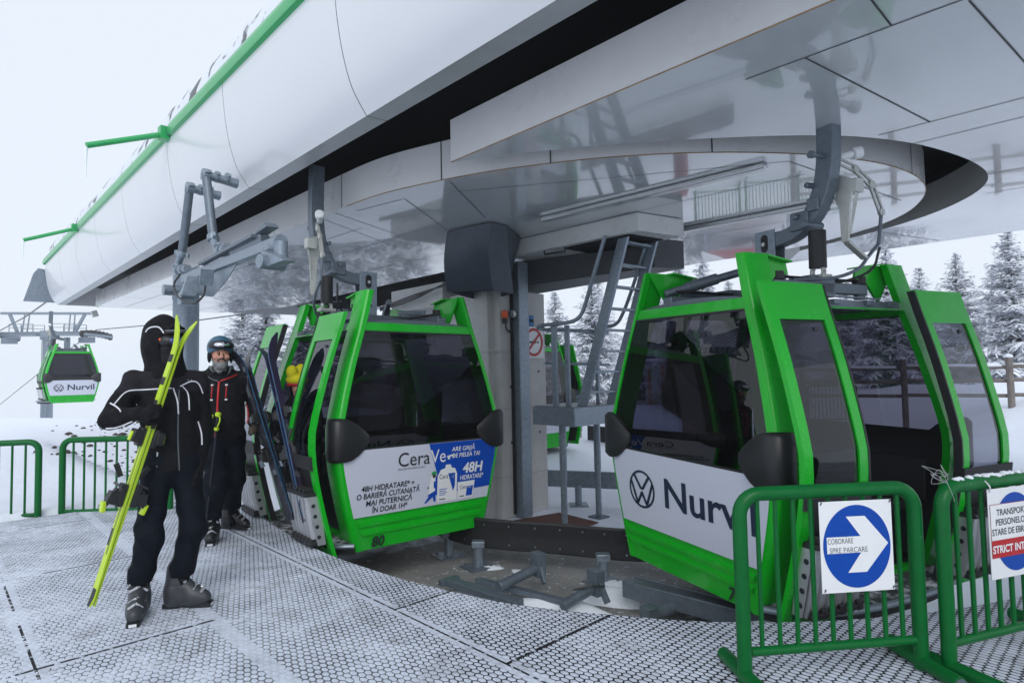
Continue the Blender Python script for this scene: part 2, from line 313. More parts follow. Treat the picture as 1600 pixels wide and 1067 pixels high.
# ---- platform deck of expanded-metal grating, snow packed in its cells
def deck_mat():
    m = bpy.data.materials.new('snowy_grating'); m.use_nodes = True; nt = m.node_tree; b = nt.nodes['Principled BSDF']; N = nt.nodes.new; L = nt.links.new
    geo = N('ShaderNodeNewGeometry')
    def dot(v, s=None):
        d = N('ShaderNodeVectorMath'); d.operation = 'DOT_PRODUCT'; d.inputs[1].default_value = v; L(geo.outputs['Position'], d.inputs[0]); return d.outputs['Value']
    def ma(op, a, bb=None, c=None):
        k = N('ShaderNodeMath'); k.operation = op
        for i, q in enumerate((a, bb, c)):
            if q is None: continue
            if isinstance(q, (int, float)): k.inputs[i].default_value = q
            else: L(q, k.inputs[i])
        return k.outputs[0]
    wob = N('ShaderNodeTexNoise'); wob.inputs['Scale'].default_value = 13; L(geo.outputs['Position'], wob.inputs['Vector'])
    wa = ma('MULTIPLY_ADD', wob.outputs['Fac'], 0.6, -0.30)
    a = dot(tuple(AX)); s = dot(tuple(EX))
    LX, LY = 0.046, 0.034         # cell pitch along the panel and across it
    x = ma('ADD', ma('MULTIPLY', a, 1.732 / (2 * LX)), ma('MULTIPLY', wa, 0.5)); y = ma('ADD', ma('MULTIPLY', s, 1 / LY), ma('MULTIPLY', wa, 0.5))
    # hexagonal lattice: two rectangular lattices (1 x 1.732), nearest centre wins
    def cell(ox, oy):
        gx = ma('SUBTRACT', ma('FLOORED_MODULO', ma('ADD', y, ox), 1.0), 0.5)
        gy = ma('SUBTRACT', ma('FLOORED_MODULO', ma('ADD', x, oy), 1.732), 0.866)
        return gx, gy, ma('ADD', ma('MULTIPLY', gx, gx), ma('MULTIPLY', gy, gy))
    x1, y1, d1 = cell(0, 0); x2, y2, d2 = cell(0.5, 0.866)
    sel = ma('LESS_THAN', d1, d2)
    def mixf(p, q): return ma('ADD', ma('MULTIPLY', p, sel), ma('MULTIPLY', q, ma('SUBTRACT', 1.0, sel)))
    gx = ma('ABSOLUTE', mixf(x1, x2)); gy = ma('ABSOLUTE', mixf(y1, y2))
    hd = ma('MAXIMUM', gx, ma('ADD', ma('MULTIPLY', gx, 0.5), ma('MULTIPLY', gy, 0.866)))      # 0.5 at the cell edge
    big = N('ShaderNodeTexNoise'); big.inputs['Scale'].default_value = 1.7; big.inputs['Detail'].default_value = 6; big.inputs['Roughness'].default_value = 0.7; L(geo.outputs['Position'], big.inputs['Vector'])
    fine = N('ShaderNodeTexNoise'); fine.inputs['Scale'].default_value = 26; fine.inputs['Detail'].default_value = 4; L(geo.outputs['Position'], fine.inputs['Vector'])
    # how far the snow has filled over the ribs: more away from the walking line by the right
    cover = N('ShaderNodeMapRange'); cover.inputs[1].default_value = -3.0; cover.inputs[2].default_value = 0.4; cover.inputs[3].default_value = -0.42; cover.inputs[4].default_value = 0.33; L(s, cover.inputs[0])
    cv = ma('ADD', cover.outputs[0], ma('ADD', ma('MULTIPLY_ADD', big.outputs['Fac'], 2.2, -1.1), ma('MULTIPLY_ADD', fine.outputs['Fac'], 0.9, -0.47)))
    thr = ma('MULTIPLY_ADD', cv, 0.10, 0.418)           # rib shows where hd > thr
    rib = N('ShaderNodeMapRange'); L(hd, rib.inputs[0]); L(thr, rib.inputs[1]); L(ma('ADD', thr, 0.05), rib.inputs[2])
    hide = N('ShaderNodeMapRange'); hide.inputs[1].default_value = 0.42; hide.inputs[2].default_value = 0.80; hide.inputs[3].default_value = 1.0; hide.inputs[4].default_value = 0.0; L(cv, hide.inputs[0])
    brk = N('ShaderNodeTexNoise'); brk.inputs['Scale'].default_value = 42; brk.inputs['Detail'].default_value = 3; L(geo.outputs['Position'], brk.inputs['Vector'])
    bt = ma('MULTIPLY_ADD', cv, 0.34, 0.33); brf = N('ShaderNodeMapRange'); L(brk.outputs['Fac'], brf.inputs[0]); L(bt, brf.inputs[1]); L(ma('ADD', bt, 0.09), brf.inputs[2])
    ribf = ma('MULTIPLY', ma('MULTIPLY', rib.outputs[0], hide.outputs[0]), brf.outputs[0])
    # seams between panels (s lines and a lines)
    def seam(v, at, w): return ma('LESS_THAN', ma('ABSOLUTE', ma('SUBTRACT', v, at)), w)
    acc = None
    for at in (-0.42, -2.11): q = seam(s, at, 0.007); acc = q if acc is None else ma('MAXIMUM', acc, q)
    crs = None
    for at in (5.86, 3.96, 2.05, 7.75): q = seam(a, at, 0.012); crs = q if crs is None else ma('MAXIMUM', crs, q)
    crs = ma('MULTIPLY', crs, ma('GREATER_THAN', s, -1.27))
    crs2 = ma('MULTIPLY', ma('MAXIMUM', seam(a, 2.29, 0.011), seam(a, 3.30, 0.009)), ma('LESS_THAN', s, -2.11))
    sm = ma('MULTIPLY', ma('MAXIMUM', acc, ma('MAXIMUM', crs, crs2)), ma('MULTIPLY', ma('LESS_THAN', cv, 0.22), ma('GREATER_THAN', fine.outputs['Fac'], 0.42)))
    frame = None
    for at in (-0.42, -1.27, -2.11): q = seam(s, at, 0.045); frame = q if frame is None else ma('MAXIMUM', frame, q)
    frame = ma('MAXIMUM', frame, ma('MULTIPLY', ma('MAXIMUM', seam(a, 5.86, 0.04), ma('MAXIMUM', seam(a, 3.96, 0.04), seam(a, 2.05, 0.04))), ma('GREATER_THAN', s, -1.27)))
    ribf = ma('MULTIPLY', ribf, ma('SUBTRACT', 1.0, ma('MULTIPLY', frame, 0.85)))
    dark = ma('MAXIMUM', ribf, sm)
    wet = N('ShaderNodeTexNoise'); wet.inputs['Scale'].default_value = 3.1; wet.inputs['Detail'].default_value = 5; wet.inputs['Distortion'].default_value = 1.2; L(geo.outputs['Position'], wet.inputs['Vector'])
    wetf = N('ShaderNodeMapRange'); wetf.inputs[1].default_value = 0.52; wetf.inputs[2].default_value = 0.68; wetf.inputs[4].default_value = 0.42; L(wet.outputs['Fac'], wetf.inputs[0])
    grit = N('ShaderNodeTexNoise'); grit.inputs['Scale'].default_value = 95; grit.inputs['Detail'].default_value = 2; L(geo.outputs['Position'], grit.inputs['Vector'])
    gritf = N('ShaderNodeMapRange'); gritf.inputs[1].default_value = 0.70; gritf.inputs[2].default_value = 0.75; gritf.inputs[4].default_value = 0.55; L(grit.outputs['Fac'], gritf.inputs[0])
    dark = ma('MAXIMUM', dark, gritf.outputs[0])
    sc = N('ShaderNodeValToRGB'); sc.color_ramp.elements[0].color = (0.47, 0.51, 0.60, 1); sc.color_ramp.elements[0].position = 0.3; sc.color_ramp.elements[1].color = (0.72, 0.765, 0.875, 1); sc.color_ramp.elements[1].position = 0.62
    L(ma('ADD', ma('MULTIPLY', big.outputs['Fac'], 0.6), ma('MULTIPLY', fine.outputs['Fac'], 0.4)), sc.inputs[0])
    mix = N('ShaderNodeMix'); mix.data_type = 'RGBA'; slush = N('ShaderNodeMix'); slush.data_type = 'RGBA'; L(wetf.outputs[0], slush.inputs[0]); L(sc.outputs[0], slush.inputs[6]); slush.inputs[7].default_value = (0.30, 0.31, 0.335, 1)
    L(dark, mix.inputs[0]); L(slush.outputs[2], mix.inputs[6]); mix.inputs[7].default_value = (0.009, 0.010, 0.013, 1)
    L(mix.outputs[2], b.inputs['Base Color']); b.inputs['Roughness'].default_value = 0.7; b.inputs['Specular IOR Level'].default_value = 0.25
    hgt = ma('SUBTRACT', ma('MULTIPLY', fine.outputs['Fac'], 0.5), ma('MULTIPLY', hd, 1.2))
    bp = N('ShaderNodeBump'); bp.inputs['Strength'].default_value = 0.5; bp.inputs['Distance'].default_value = 0.006; L(hgt, bp.inputs['Height']); L(bp.outputs[0], b.inputs['Normal'])
    return m
dk = MB()
poly = [(14.0, 0.3)] + [(8.6, 0.3), (8.6, 0.3)]
edge = [W(a, s, 0) for a, s in spline([(a, s, 0) for a, s in [q for q in DECK if q[0] <= 8.6 or True]], 4) for a, s in [(a, s)]] if False else [W(p.x, p.y, 0) for p in spline([(a, s, 0) for a, s in DECK], 4)]
out = [W(-6, -8.0, 0), W(-6, 0.6, 0), W(8.3, 0.6, 0), W(8.3, -1.4, 0), W(9.2, -1.6, 0)]
pl = [p for p in edge] + out
dk.prism([p - Vector((0, 0, 0.05)) for p in pl], (0, 0, 0.05))
dko = dk.build('platform_deck', deck_mat(), smooth=0); tag(dko, kind='structure')
# steel nosing under the deck edge (part of the platform structure)
nz = MB(); E2 = [p + Vector((0, 0, -0.006)) for p in edge]
nz.grid([[p + Vector((0, 0, -0.045)) for p in E2], [p + Vector((0, 0, -0.16)) for p in E2]])
tag(nz.build('platform_kerb', 'galv_dark', smooth=30), kind='structure')

# ================================================================== STATION
st = thing('gondola_station', 'long white shell gondola station with green edge trim and glossy white underside', 'lift station', tuple(W(8, -6.2, -0.5)))
ZS = 3.2
HA0, HA1 = -3.0, 19.75
prof = [(-2.58, 3.45), (-2.40, 3.44), (-2.28, 3.62), (-2.205, 3.85), (-2.16, 4.1), (-2.135, 4.35), (-2.13, 4.50)]
def sweep(mb, pr, a0, a1, n, bulge=0.0):
    rows = []
    for i in range(n + 1):
        a = a0 + (a1 - a0) * i / n; rows.append([W(a, s, z) for s, z in pr])
    mb.grid(rows)
seamA = [19.3, 17.4, 15.3, 13.2, 11.0, 8.5, 6.47, 4.08, 1.6, -0.8, HA0]
# hull side panels between the seams, each gap 7 mm
hp = spline([(s, z, 0) for s, z in prof[1:]], 4)
hp = [(p.x, p.y) for p in hp]
edges = [HA1] + seamA
hull = MB(); strip = MB()
for a1, a0 in zip(edges, edges[1:]):
    g0 = 0.004
    sweep(hull, hp, a0 + g0, a1 - g0, 1)
    sweep(strip, [prof[0], prof[1]], a0 + g0, a1 - g0, 1)
wbuild(hull, 'hull_panel', 'white_panel', st, smooth=40)
wbuild(strip, 'hull_strip', 'strip_metal', st)
for i, a in enumerate(seamA[:-1]):
    wd = 0.022 if a in (4.08, 8.5) else 0.012; seams = MB()
    sweep(seams, [(prof[0][0], prof[0][1] + 0.008), (prof[1][0], prof[1][1] + 0.008)] + [(s - 0.012, z + 0.004) for s, z in hp], a - wd, a + wd, 1)
    wbuild(seams, 'panel_seam', 'seam', st)
# shell end cap at the far end and hidden inner back
endp = [(s, z) for s, z in hp] + [(-2.3, 5.0), (-2.7, 5.45), (-4.0, 5.85), (-6.1, 6.0), (-8.2, 5.85), (-9.5, 5.45), (-9.9, 5.0), (-10.0, 4.3), (-9.8, 3.5)]
for nm, a, d in (('end_wall', HA1 - 0.02, -1), ('end_wall', HA0 + 0.02, 1)):
    e = MB(); e.add([W(a, s, z) for s, z in endp], [tuple(range(len(endp)))]); wbuild(e, nm, 'white_panel', st)
roof = MB(); rp = [(p.x, p.y) for p in spline([(-2.17, 4.60, 0), (-2.25, 4.98, 0), (-2.55, 5.35, 0), (-3.2, 5.62, 0), (-4.4, 5.85, 0), (-6.1, 5.95, 0), (-8.2, 5.8, 0), (-9.6, 5.2, 0), (-10.0, 4.4, 0), (-9.75, 3.45, 0), (-9.5, 3.44, 0)], 4)]
sweep(roof, rp, HA0, HA1, 60)
def roof_mat():
    m = mat('icy_roof', (0.7, 0.72, 0.75), 0.35); nt = m.node_tree; b = nt.nodes['Principled BSDF']; tc = nt.nodes.new('ShaderNodeTexCoord')
    n = nt.nodes.new('ShaderNodeTexNoise'); n.inputs['Scale'].default_value = 3.2; n.inputs['Detail'].default_value = 5; nt.links.new(tc.outputs['Object'], n.inputs['Vector'])
    r = nt.nodes.new('ShaderNodeValToRGB'); r.color_ramp.elements[0].position = 0.40; r.color_ramp.elements[0].color = (0.03, 0.035, 0.045, 1); r.color_ramp.elements[1].position = 0.44; r.color_ramp.elements[1].color = (0.72, 0.75, 0.80, 1)
    nt.links.new(n.outputs['Fac'], r.inputs[0]); nt.links.new(r.outputs[0], b.inputs['Base Color']); return m
wbuild(roof, 'roof', roof_mat(), st, smooth=60)
trim = MB(); tp = [(-2.13, 4.47), (-2.09, 4.485), (-2.08, 4.56), (-2.10, 4.625), (-2.145, 4.66), (-2.20, 4.665), (-2.20, 4.47)]
for a0, a1 in ((HA0, 8.30), (8.52, 14.72), (14.94, HA1 + 0.05)):
    trim.loft([[W(a, s, z) for s, z in tp] for a in np.linspace(a0, a1, 8)])
wbuild(trim, 'edge_trim', 'trim_green', st, smooth=50)
for a in (8.41, 14.83): tj = MB(); tj.loft([[W(a + d, s - 0.01, z) for s, z in tp] for d in (-0.12, 0.12)]); wbuild(tj, 'trim_joint', 'galv_dark', st)
rng = random.Random(5)
for a in (8.41, 14.89):
    gp = MB(); p0 = W(a, -2.12, 4.53); p1 = W(a, -1.27, 4.17)
    gp.tube([p0, p1], 0.035, 12); gp.box(tuple(W(a, -2.08, 4.52)), (0.12, 0.12, 0.16), rz=0.8)
    o = wbuild(gp, 'drain_spout', 'trim_green', st)
    ic = MB(); q = p1 - Vector((0, 0, 0.02)); L = 0.36
    ic.tube([q, q - Vector((0.003, 0, L * 0.4)), q - Vector((-0.006, 0, L))], [0.018, 0.012, 0.002], 8)
    ic.v = [v - Vector(st.location) for v in ic.v]; ic.build('icicle', 'ice', o)
# inner slot walls: dark space between hull and core
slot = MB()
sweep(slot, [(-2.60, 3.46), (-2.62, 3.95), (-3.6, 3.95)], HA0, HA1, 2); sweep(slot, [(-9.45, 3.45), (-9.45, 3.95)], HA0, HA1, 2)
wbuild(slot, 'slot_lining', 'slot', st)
# core soffit outline (world XY at soffit height), closed on the far side
rimXY = [(-1.76, 6.33), (-1.38, 5.97), (-1.0, 5.69), (-0.34, 5.33), (0.23, 5.11), (0.9, 4.945), (1.66, 4.89), (2.47, 4.98), (3.2, 5.22), (3.72, 5.55), (4.13, 5.97), (4.43, 6.49), (4.62, 7.1), (4.62, 7.8), (4.35, 8.7), (3.9, 9.3)]
rim = [W(17.4, -2.86, 0), W(12.4, -2.95, 0), W(8.0, -3.05, 0)] + spline([(x, y, 0) for x, y in rimXY], 5) + [W(4.2, -9.3, 0), W(8.4, -9.3, 0), W(8.4, -6.42, 0), W(15.0, -6.5, 0), W(17.4, -5.65, 0)]
rim = [Vector((p.x, p.y, ZS)) for p in rim]
core = MB(); core.add(rim, [tuple(range(len(rim)))]); wbuild(core, 'core_soffit', 'soffit', st, smooth=0)
nsk = len(rim) - 5
sk = MB(); sk.grid([[p for p in rim[:nsk + 0]], [p + Vector((0, 0, 0.36)) for p in rim[:nsk]]]); sk.grid([[rim[-3], rim[-2], rim[-1], rim[0]], [p + Vector((0, 0, 0.36)) for p in (rim[-3], rim[-2], rim[-1], rim[0])]])
wbuild(sk, 'core_skirt', 'fascia', st, smooth=30)
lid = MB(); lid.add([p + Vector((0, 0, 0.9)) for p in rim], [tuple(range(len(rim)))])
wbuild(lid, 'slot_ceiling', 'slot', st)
# thin rusty lower edges and skirt joints
re = MB(); re.tube([p + Vector((0, 0, 0.003)) for p in rim[4:nsk - 8]], 0.0045, 6); wbuild(re, 'rust_edge', 'rust_edge', st)
# outer soffit with round opening
holeXY = [(-0.48, 5.0), (0.22, 4.79), (1.02, 4.64), (1.7, 4.565), (2.38, 4.56), (2.9, 4.655), (3.42, 4.86), (4.05, 5.24), (4.52, 5.67), (4.80, 6.18), (4.93, 6.8), (4.92, 7.4), (4.80, 8.0), (4.62, 8.6), (4.4, 9.2)]
hole = [Vector((p.x, p.y, ZS)) for p in spline([(x, y, 0) for x, y in holeXY], 5)]
c0 = Vector((-0.48, 5.0, ZS)); a_c = c0.dot(AX); s_c = c0.dot(EX)
outl = [W(HA0, s_c, ZS), W(HA0, -10.5, ZS), W(3.0, -10.5, ZS), W(4.2, -10.5, ZS)]
os_ = MB(); ol = hole + list(reversed(outl)); os_.add(ol, [tuple(range(len(ol)))]); wbuild(os_, 'outer_soffit', 'soffit', st, smooth=0)
fa = MB(); fa.grid([[W(HA0, s_c, ZS), c0], [W(HA0, s_c + 0.01, ZS + 0.36), c0 + Vector((0, 0, 0.36))]]); wbuild(fa, 'outer_fascia', 'fascia', st)
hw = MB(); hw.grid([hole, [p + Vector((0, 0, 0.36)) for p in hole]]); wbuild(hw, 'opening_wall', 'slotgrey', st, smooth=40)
ff = MB(); ff.grid([[W(HA0, -10.5, ZS), W(4.2, -10.5, ZS)], [W(HA0, -10.5, ZS + 0.4), W(4.2, -10.5, ZS + 0.4)]]); wbuild(ff, 'far_fascia', 'fascia', st)
oe = MB(); oe.tube([W(HA0, s_c, ZS + 0.003), c0 + Vector((0, 0, 0.003))], 0.004, 6); wbuild(oe, 'rust_edge', 'rust_edge', st)
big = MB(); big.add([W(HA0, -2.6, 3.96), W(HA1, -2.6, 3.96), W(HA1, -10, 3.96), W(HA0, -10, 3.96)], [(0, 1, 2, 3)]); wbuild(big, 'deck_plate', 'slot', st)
# panel joints on the two soffits, 2 mm proud strips of dark sealant
def joints(lines, name, w=0.005, mt='seam'):
    for p, q in lines:
        j = MB(); P = W(*p, ZS - 0.003); Q = W(*q, ZS - 0.003); d = (Q - P).normalized(); n = Vector((-d.y, d.x, 0)) * w
        j.add([P - n, Q - n, Q + n, P + n], [(0, 1, 2, 3)]); wbuild(j, name, mt, st, smooth=0)
joints([((1.62, -3.56), (-3, -3.60)), ((1.27, -3.57), (1.02, -5.22)), ((1.35, -5.21), (-3, -5.26)), ((1.22, -5.63), (-3, -5.62)), ((0.52, -3.6), (0.36, -5.24)), ((0.84, -3.14), (0.84, -3.56)), ((-0.9, -3.6), (-1.0, -5.24)),
        ((2.4, -9.0), (2.0, -10.4)), ((1.1, -7.9), (-2, -8.0)), ((1.0, -7.1), (-2, -7.2))], 'soffit_joint')
joints([((5.13, -4.53), (4.35, -3.42)), ((4.6, -3.62), (2.05, -5.28)), ((2.05, -5.28), (1.76, -7.5)), ((5.1, -3.40), (5.8, -3.27)), ((5.85, -4.53), (5.07, -3.40)), ((6.5, -4.3), (6.0, -3.14)), ((7.1, -4.6), (6.3, -3.12)),
        ((2.1, -5.75), (5.0, -5.55)), ((2.2, -6.8), (4.4, -6.5)), ((2.2, -7.5), (4.6, -7.3)), ((2.6, -5.0), (4.9, -4.8)), ((8.4, -3.1), (8.4, -6.4)), ((9.6, -3.05), (9.6, -6.4)), ((11.2, -3.0), (11.2, -6.4)), ((13, -2.95), (13, -6.4)), ((15, -2.95), (15, -6.4)),
        ((6.4, -4.3), (17, -4.1)), ((6.4, -3.7), (17, -3.4)), ((7, -5.4), (17, -5.0))], 'core_joint', 0.004)
for i in (3, 16, 24, 33, 48, 58):
    sj = MB(); p = rim[i]; t = (rim[i + 1] - rim[i - 1]).normalized(); n = Vector((t.y, -t.x, 0))
    sj.add([p + n * 0.004 + t * 0.006, p + n * 0.004 - t * 0.006, p + n * 0.004 - t * 0.006 + Vector((0, 0, 0.36)), p + n * 0.004 + t * 0.006 + Vector((0, 0, 0.36))], [(0, 1, 2, 3)]); wbuild(sj, 'skirt_joint', 'seam', st)
# hatch box under the core with its open hatch
hb = MB(); hb.prism([W(5.9, -5.60, 2.99), W(3.86, -5.66, 2.99), W(3.70, -6.36, 2.99), W(5.9, -6.36, 2.99)], (0, 0, 0.205)); wbuild(hb, 'hatch_box', 'fascia', st, bevel=0.006)
ho = MB(); ho.prism([W(5.0, -5.72, 2.975), W(4.02, -5.74, 2.975), W(3.93, -6.28, 2.975), W(5.0, -6.28, 2.975)], (0, 0, 0.012)); wbuild(ho, 'hatch_opening', 'slot', st)
hh = MB(); hh.tube([W(5.28, -5.66, 2.985), W(5.28, -5.66, 2.94), W(4.95, -5.68, 2.93), W(4.95, -5.68, 2.985)], 0.012, 8); wbuild(hh, 'hatch_handle', 'black', st)
db = MB(); db.prism([W(7.1, -5.7, 2.60), W(4.15, -6.42, 2.70), W(4.05, -6.95, 2.72), W(7.1, -6.6, 2.60)], (0, 0, 0.36)); wbuild(db, 'support_beam', 'dark_beam', st, bevel=0.008)
# fluorescent-like strip channels on the core underside
for s0 in (-5.05, -6.75):
    ch = MB(); ch.bar(W(4.7, s0 + 0.02, ZS - 0.028), W(2.2, s0 - 0.12, ZS - 0.028), 0.10, 0.05); wbuild(ch, 'cable_channel', 'steel', st, bevel=0.01)
# black cloth-like weather cover over the column head
cvm = MB()
rows = []
for i in range(9):
    t = i / 8; z = 3.185 - t * 0.72
    wv = 0.05 * math.sin(t * 5.0) ; bulge = 0.10 * math.sin(math.pi * t)
    ring = [(5.90 + .10 * t, -4.58 - 0.06 * t + bulge * .5), (5.55 + .25 * t, -4.62 - 0.25 * t + bulge * .6), (5.20 + 0.44 * t, -4.68 - 0.42 * t + bulge * .6), (5.22 + .45 * t, -4.95 - .5 * t + wv * .4), (5.60 + .3 * t, -5.55), (6.5, -5.6), (6.14 + .1 * t, -4.95 - 0.1 * t)]
    rows.append([W(a, s, z) for a, s in ring])
cvm.grid(rows, closed=True)
wbuild(cvm, 'column_cover', 'membrane', st, smooth=25)
rg = MB(); rg.prism([W(20.3, -1.75, 3.55), W(20.3, -2.75, 3.55), W(20.3, -2.7, 3.95), W(20.3, -2.35, 4.4), W(20.3, -2.05, 4.45), W(20.3, -1.95, 4.3)], tuple(AX * 0.03)); wbuild(rg, 'rope_guard', 'galv', st)
cb = MB(); cb.bar(W(17.6, -2.9, 2.98), W(17.6, -2.85, 3.12), 0.14, 0.12); wbuild(cb, 'sensor_box', 'pale_metal', st, bevel=0.01)

# ================================================================== column, posts, small fixtures
cm = thing('concrete_column', 'square grey concrete column with wide head under the station', 'column', tuple(W(6.45, -5.9, -0.5)))
c = MB(); c.prism([W(6.95, -5.42, -0.5), W(6.13, -5.42, -0.5), W(6.13, -5.50, -0.5), W(6.0, -5.52, -0.5), W(6.0, -6.4, -0.5), W(6.95, -6.4, -0.5)], (0, 0, 3.06)); wbuild(c, 'shaft', 'concrete', cm, bevel=0.012)
c = MB(); c.prism([W(8.3, -5.3, 2.42), W(6.96, -5.3, 2.42), W(6.96, -6.3, 2.42), W(8.3, -6.3, 2.42)], (0, 0, 0.34)); wbuild(c, 'head', 'concrete', cm, bevel=0.01)
jl = MB()
for z in (0.95, 1.72, 0.05):
    jl.prism([W(6.955, -5.413, z), W(6.123, -5.413, z), W(5.993, -5.52, z), W(5.993, -6.41, z), W(6.0, -6.41, z), W(6.0, -5.53, z), W(6.13, -5.42, z), W(6.955, -5.42, z)], (0, 0, 0.006))
wbuild(jl, 'formwork_joint', 'slotgrey', cm)
th = MB()
for a_, s_, z in ((6.0, -5.7, 0.5), (6.0, -5.7, 1.25), (6.0, -5.7, 2.0), (6.0, -6.25, 0.6), (6.0, -6.25, 1.45)): th.cyl(W(a_ - 0.004, s_, z), W(a_ + 0.02, s_, z), 0.018, 12)
wbuild(th, 'tie_hole', 'seam', cm)
sp = thing('steel_post', 'galvanized square steel post on the face of the concrete column', 'post', tuple(W(5.9, -5.85, -0.5)))
c = MB(); c.prism([W(5.99, -5.74, -0.5), W(5.85, -5.74, -0.5), W(5.85, -5.93, -0.5), W(5.99, -5.93, -0.5)], (0, 0, 3.45)); wbuild(c, 'tube', 'galv', sp, bevel=0.012)
c = MB(); c.prism([W(5.985, -5.735, -0.45), W(5.965, -5.735, -0.45), W(5.965, -5.70, -0.45), W(5.985, -5.70, -0.45)], (0, 0, 3.4)); wbuild(c, 'cable_duct', 'rubber', sp)
# warning lamp and horn on the column's left-front face edge
wl_ = thing('warning_lamp', 'orange warning lamp with black cable on the concrete column', 'lamp', tuple(W(5.97, -5.58, 2.17)))
c = MB(); c.tube([W(5.95, -5.57, 2.17), W(5.95, -5.57, 2.19), W(5.95, -5.57, 2.26), W(5.95, -5.57, 2.275)], [0.03, 0.043, 0.043, 0.02], 14); wbuild(c, 'lens', 'orange', wl_)
c = MB(); c.cyl(W(5.95, -5.57, 2.10), W(5.95, -5.57, 2.17), 0.034, 14); c.tube(spline([W(5.95, -5.58, 2.10), W(5.95, -5.60, 2.02), W(5.95, -5.66, 1.99), W(5.96, -5.72, 2.0)], 4), 0.010, 8); wbuild(c, 'base', 'rubber', wl_)
hn = thing('round_sounder', 'round grey sounder beside the orange lamp on the column', 'alarm', tuple(W(5.97, -5.68, 2.2)))
c = MB(); c.cyl(W(5.98, -5.69, 2.23), W(5.90, -5.69, 2.23), 0.05, 18); c.cyl(W(5.90, -5.69, 2.23), W(5.885, -5.69, 2.23), 0.036, 18); wbuild(c, 'body', 'galv', hn)
c = MB(); c.cyl(W(5.884, -5.69, 2.23), W(5.878, -5.69, 2.23), 0.026, 14); wbuild(c, 'face', 'pale_metal', hn)
bx = thing('switch_box', 'small blue emergency switch box high on the concrete column', 'switch', tuple(W(5.97, -6.05, 2.1)))
c = MB(); c.prism([W(5.998, -6.01, 2.08), W(5.93, -6.01, 2.08), W(5.93, -6.11, 2.08), W(5.998, -6.11, 2.08)], (0, 0, 0.15)); wbuild(c, 'housing', 'bluebox', bx, bevel=0.008)
c = MB(); c.cyl(W(5.93, -6.06, 2.155), W(5.905, -6.06, 2.155), 0.024, 12); wbuild(c, 'knob', 'ink', bx)
ns = thing('prohibition_sign', 'white no smoking sign with red ring and bar on the column', 'sign', tuple(W(5.98, -6.13, 1.72)))
sg = lambda x, y, o=0: W(5.99 - o, -6.15 - x, 1.86 + y)
c = MB(); c.prism([sg(-.2, -.22), sg(.2, -.22), sg(.2, .22), sg(-.2, .22)], tuple(AX * -0.006)); wbuild(c, 'plate', 'white', ns)
c = MB(); n = 40
c.grid([[sg(0.185 * math.cos(6.2832 * i / n), 0.2 * math.sin(6.2832 * i / n), .009) for i in range(n + 1)], [sg(0.145 * math.cos(6.2832 * i / n), 0.16 * math.sin(6.2832 * i / n), .009) for i in range(n + 1)]])
c.add([sg(-.12, -.10, .011), sg(-.095, -.125, .011), sg(.12, .10, .011), sg(.095, .125, .011)], [(0, 1, 2, 3)]); wbuild(c, 'red_ring', 'red', ns)
c = MB(); c.add([sg(-.09, .012, .008), sg(.05, .012, .008), sg(.05, -.012, .008), sg(-.09, -.012, .008)], [(0, 1, 2, 3)]); c.add([sg(.06, .012, .008), sg(.10, .012, .008), sg(.10, -.012, .008), sg(.06, -.012, .008)], [(0, 1, 2, 3)]); wbuild(c, 'cigarette_mark', 'ink', ns)
cab_ = MB()
for i in range(3):
    cab_.tube(spline([W(6.05, -5.25 + .02 * i, 2.62), W(6.6, -5.15, 2.66 + .02 * i), W(7.4, -5.12, 2.60 - .03 * i), W(8.4, -5.16, 2.50 - .02 * i)], 6), 0.012, 8)
tag(cab_.build('cable_bundle', 'cable'), 'black cables looping along the concrete column head', 'cable')
rp_ = thing('round_pillar', 'tall round galvanized steel pillar under the far end of the station', 'pillar', tuple(W(14.0, -3.9, -1.4)))
c = MB(); c.cyl(W(14.0, -3.9, -1.4), W(14.0, -3.9, 3.19), 0.25, 32); wbuild(c, 'shaft', 'galv', rp_)
c = MB(); c.cyl(W(14.0, -3.9, 3.10), W(14.0, -3.9, 3.16), 0.262, 32); wbuild(c, 'collar', 'galv', rp_)
# ================================================================== GONDOLA CABINS (local: +X door side, +-Y end faces, z = 0 at the platform level)
XP = spline([(-.12, .717, 0), (.2, .803, 0), (.55, .882, 0), (.75, .911, 0), (.88, .915, 0), (1.04, .900, 0), (1.5, .785, 0), (1.907, .657, 0), (2.24, .565, 0)], 6)
YP = [(-.12, .932), (.88, .975), (1.9, .885), (2.24, .852)]
def lin(t, z):
    for p, q in zip(t, t[1:]):
        if z <= q[0] or q is t[-1]: return p[1] + (q[1] - p[1]) * (z - p[0]) / (q[0] - p[0])
XT = [(p.x, p.y) for p in XP]
def X(z): return lin(XT, z)
def Y(z): return lin(YP, z)
ZB, ZR = -.12, 1.93
def zs(z0, z1, n): return [z0 + (z1 - z0) * i / n for i in range(n + 1)]
RZ = Matrix.Rotation(math.pi, 4, 'Z')
def face(y_sign, off):                                # maps (x, z) of an end face seen from outside to local 3-D
    return lambda x, z: (Vector((-x, Y(z) + off, z)) if y_sign > 0 else Vector((x, -(Y(z) + off), z)))
def quad_face(mb, F, x0, x1, z0, z1, n=6):             # strip whose edges follow the slanted sides: x0/x1 are functions of z
    rows = [[F(x0(z), z), F(x1(z), z)] for z in zs(z0, z1, n)]; mb.grid(rows)
def post_section(z, sx, sy):
    x, y = X(z), Y(z); r = 0.05; w = .22; d = .055
    pts = [(x, y - w), (x, y - r)] + [(x - r + r * math.cos(t), y - r + r * math.sin(t)) for t in (.35, .8, 1.25)] + [(x - r, y), (x - .075, y), (x - .075, y - d), (x - d, y - d - .02), (x - d, y - w)]
    return [Vector((sx * px, sy * py, z)) for px, py in pts]
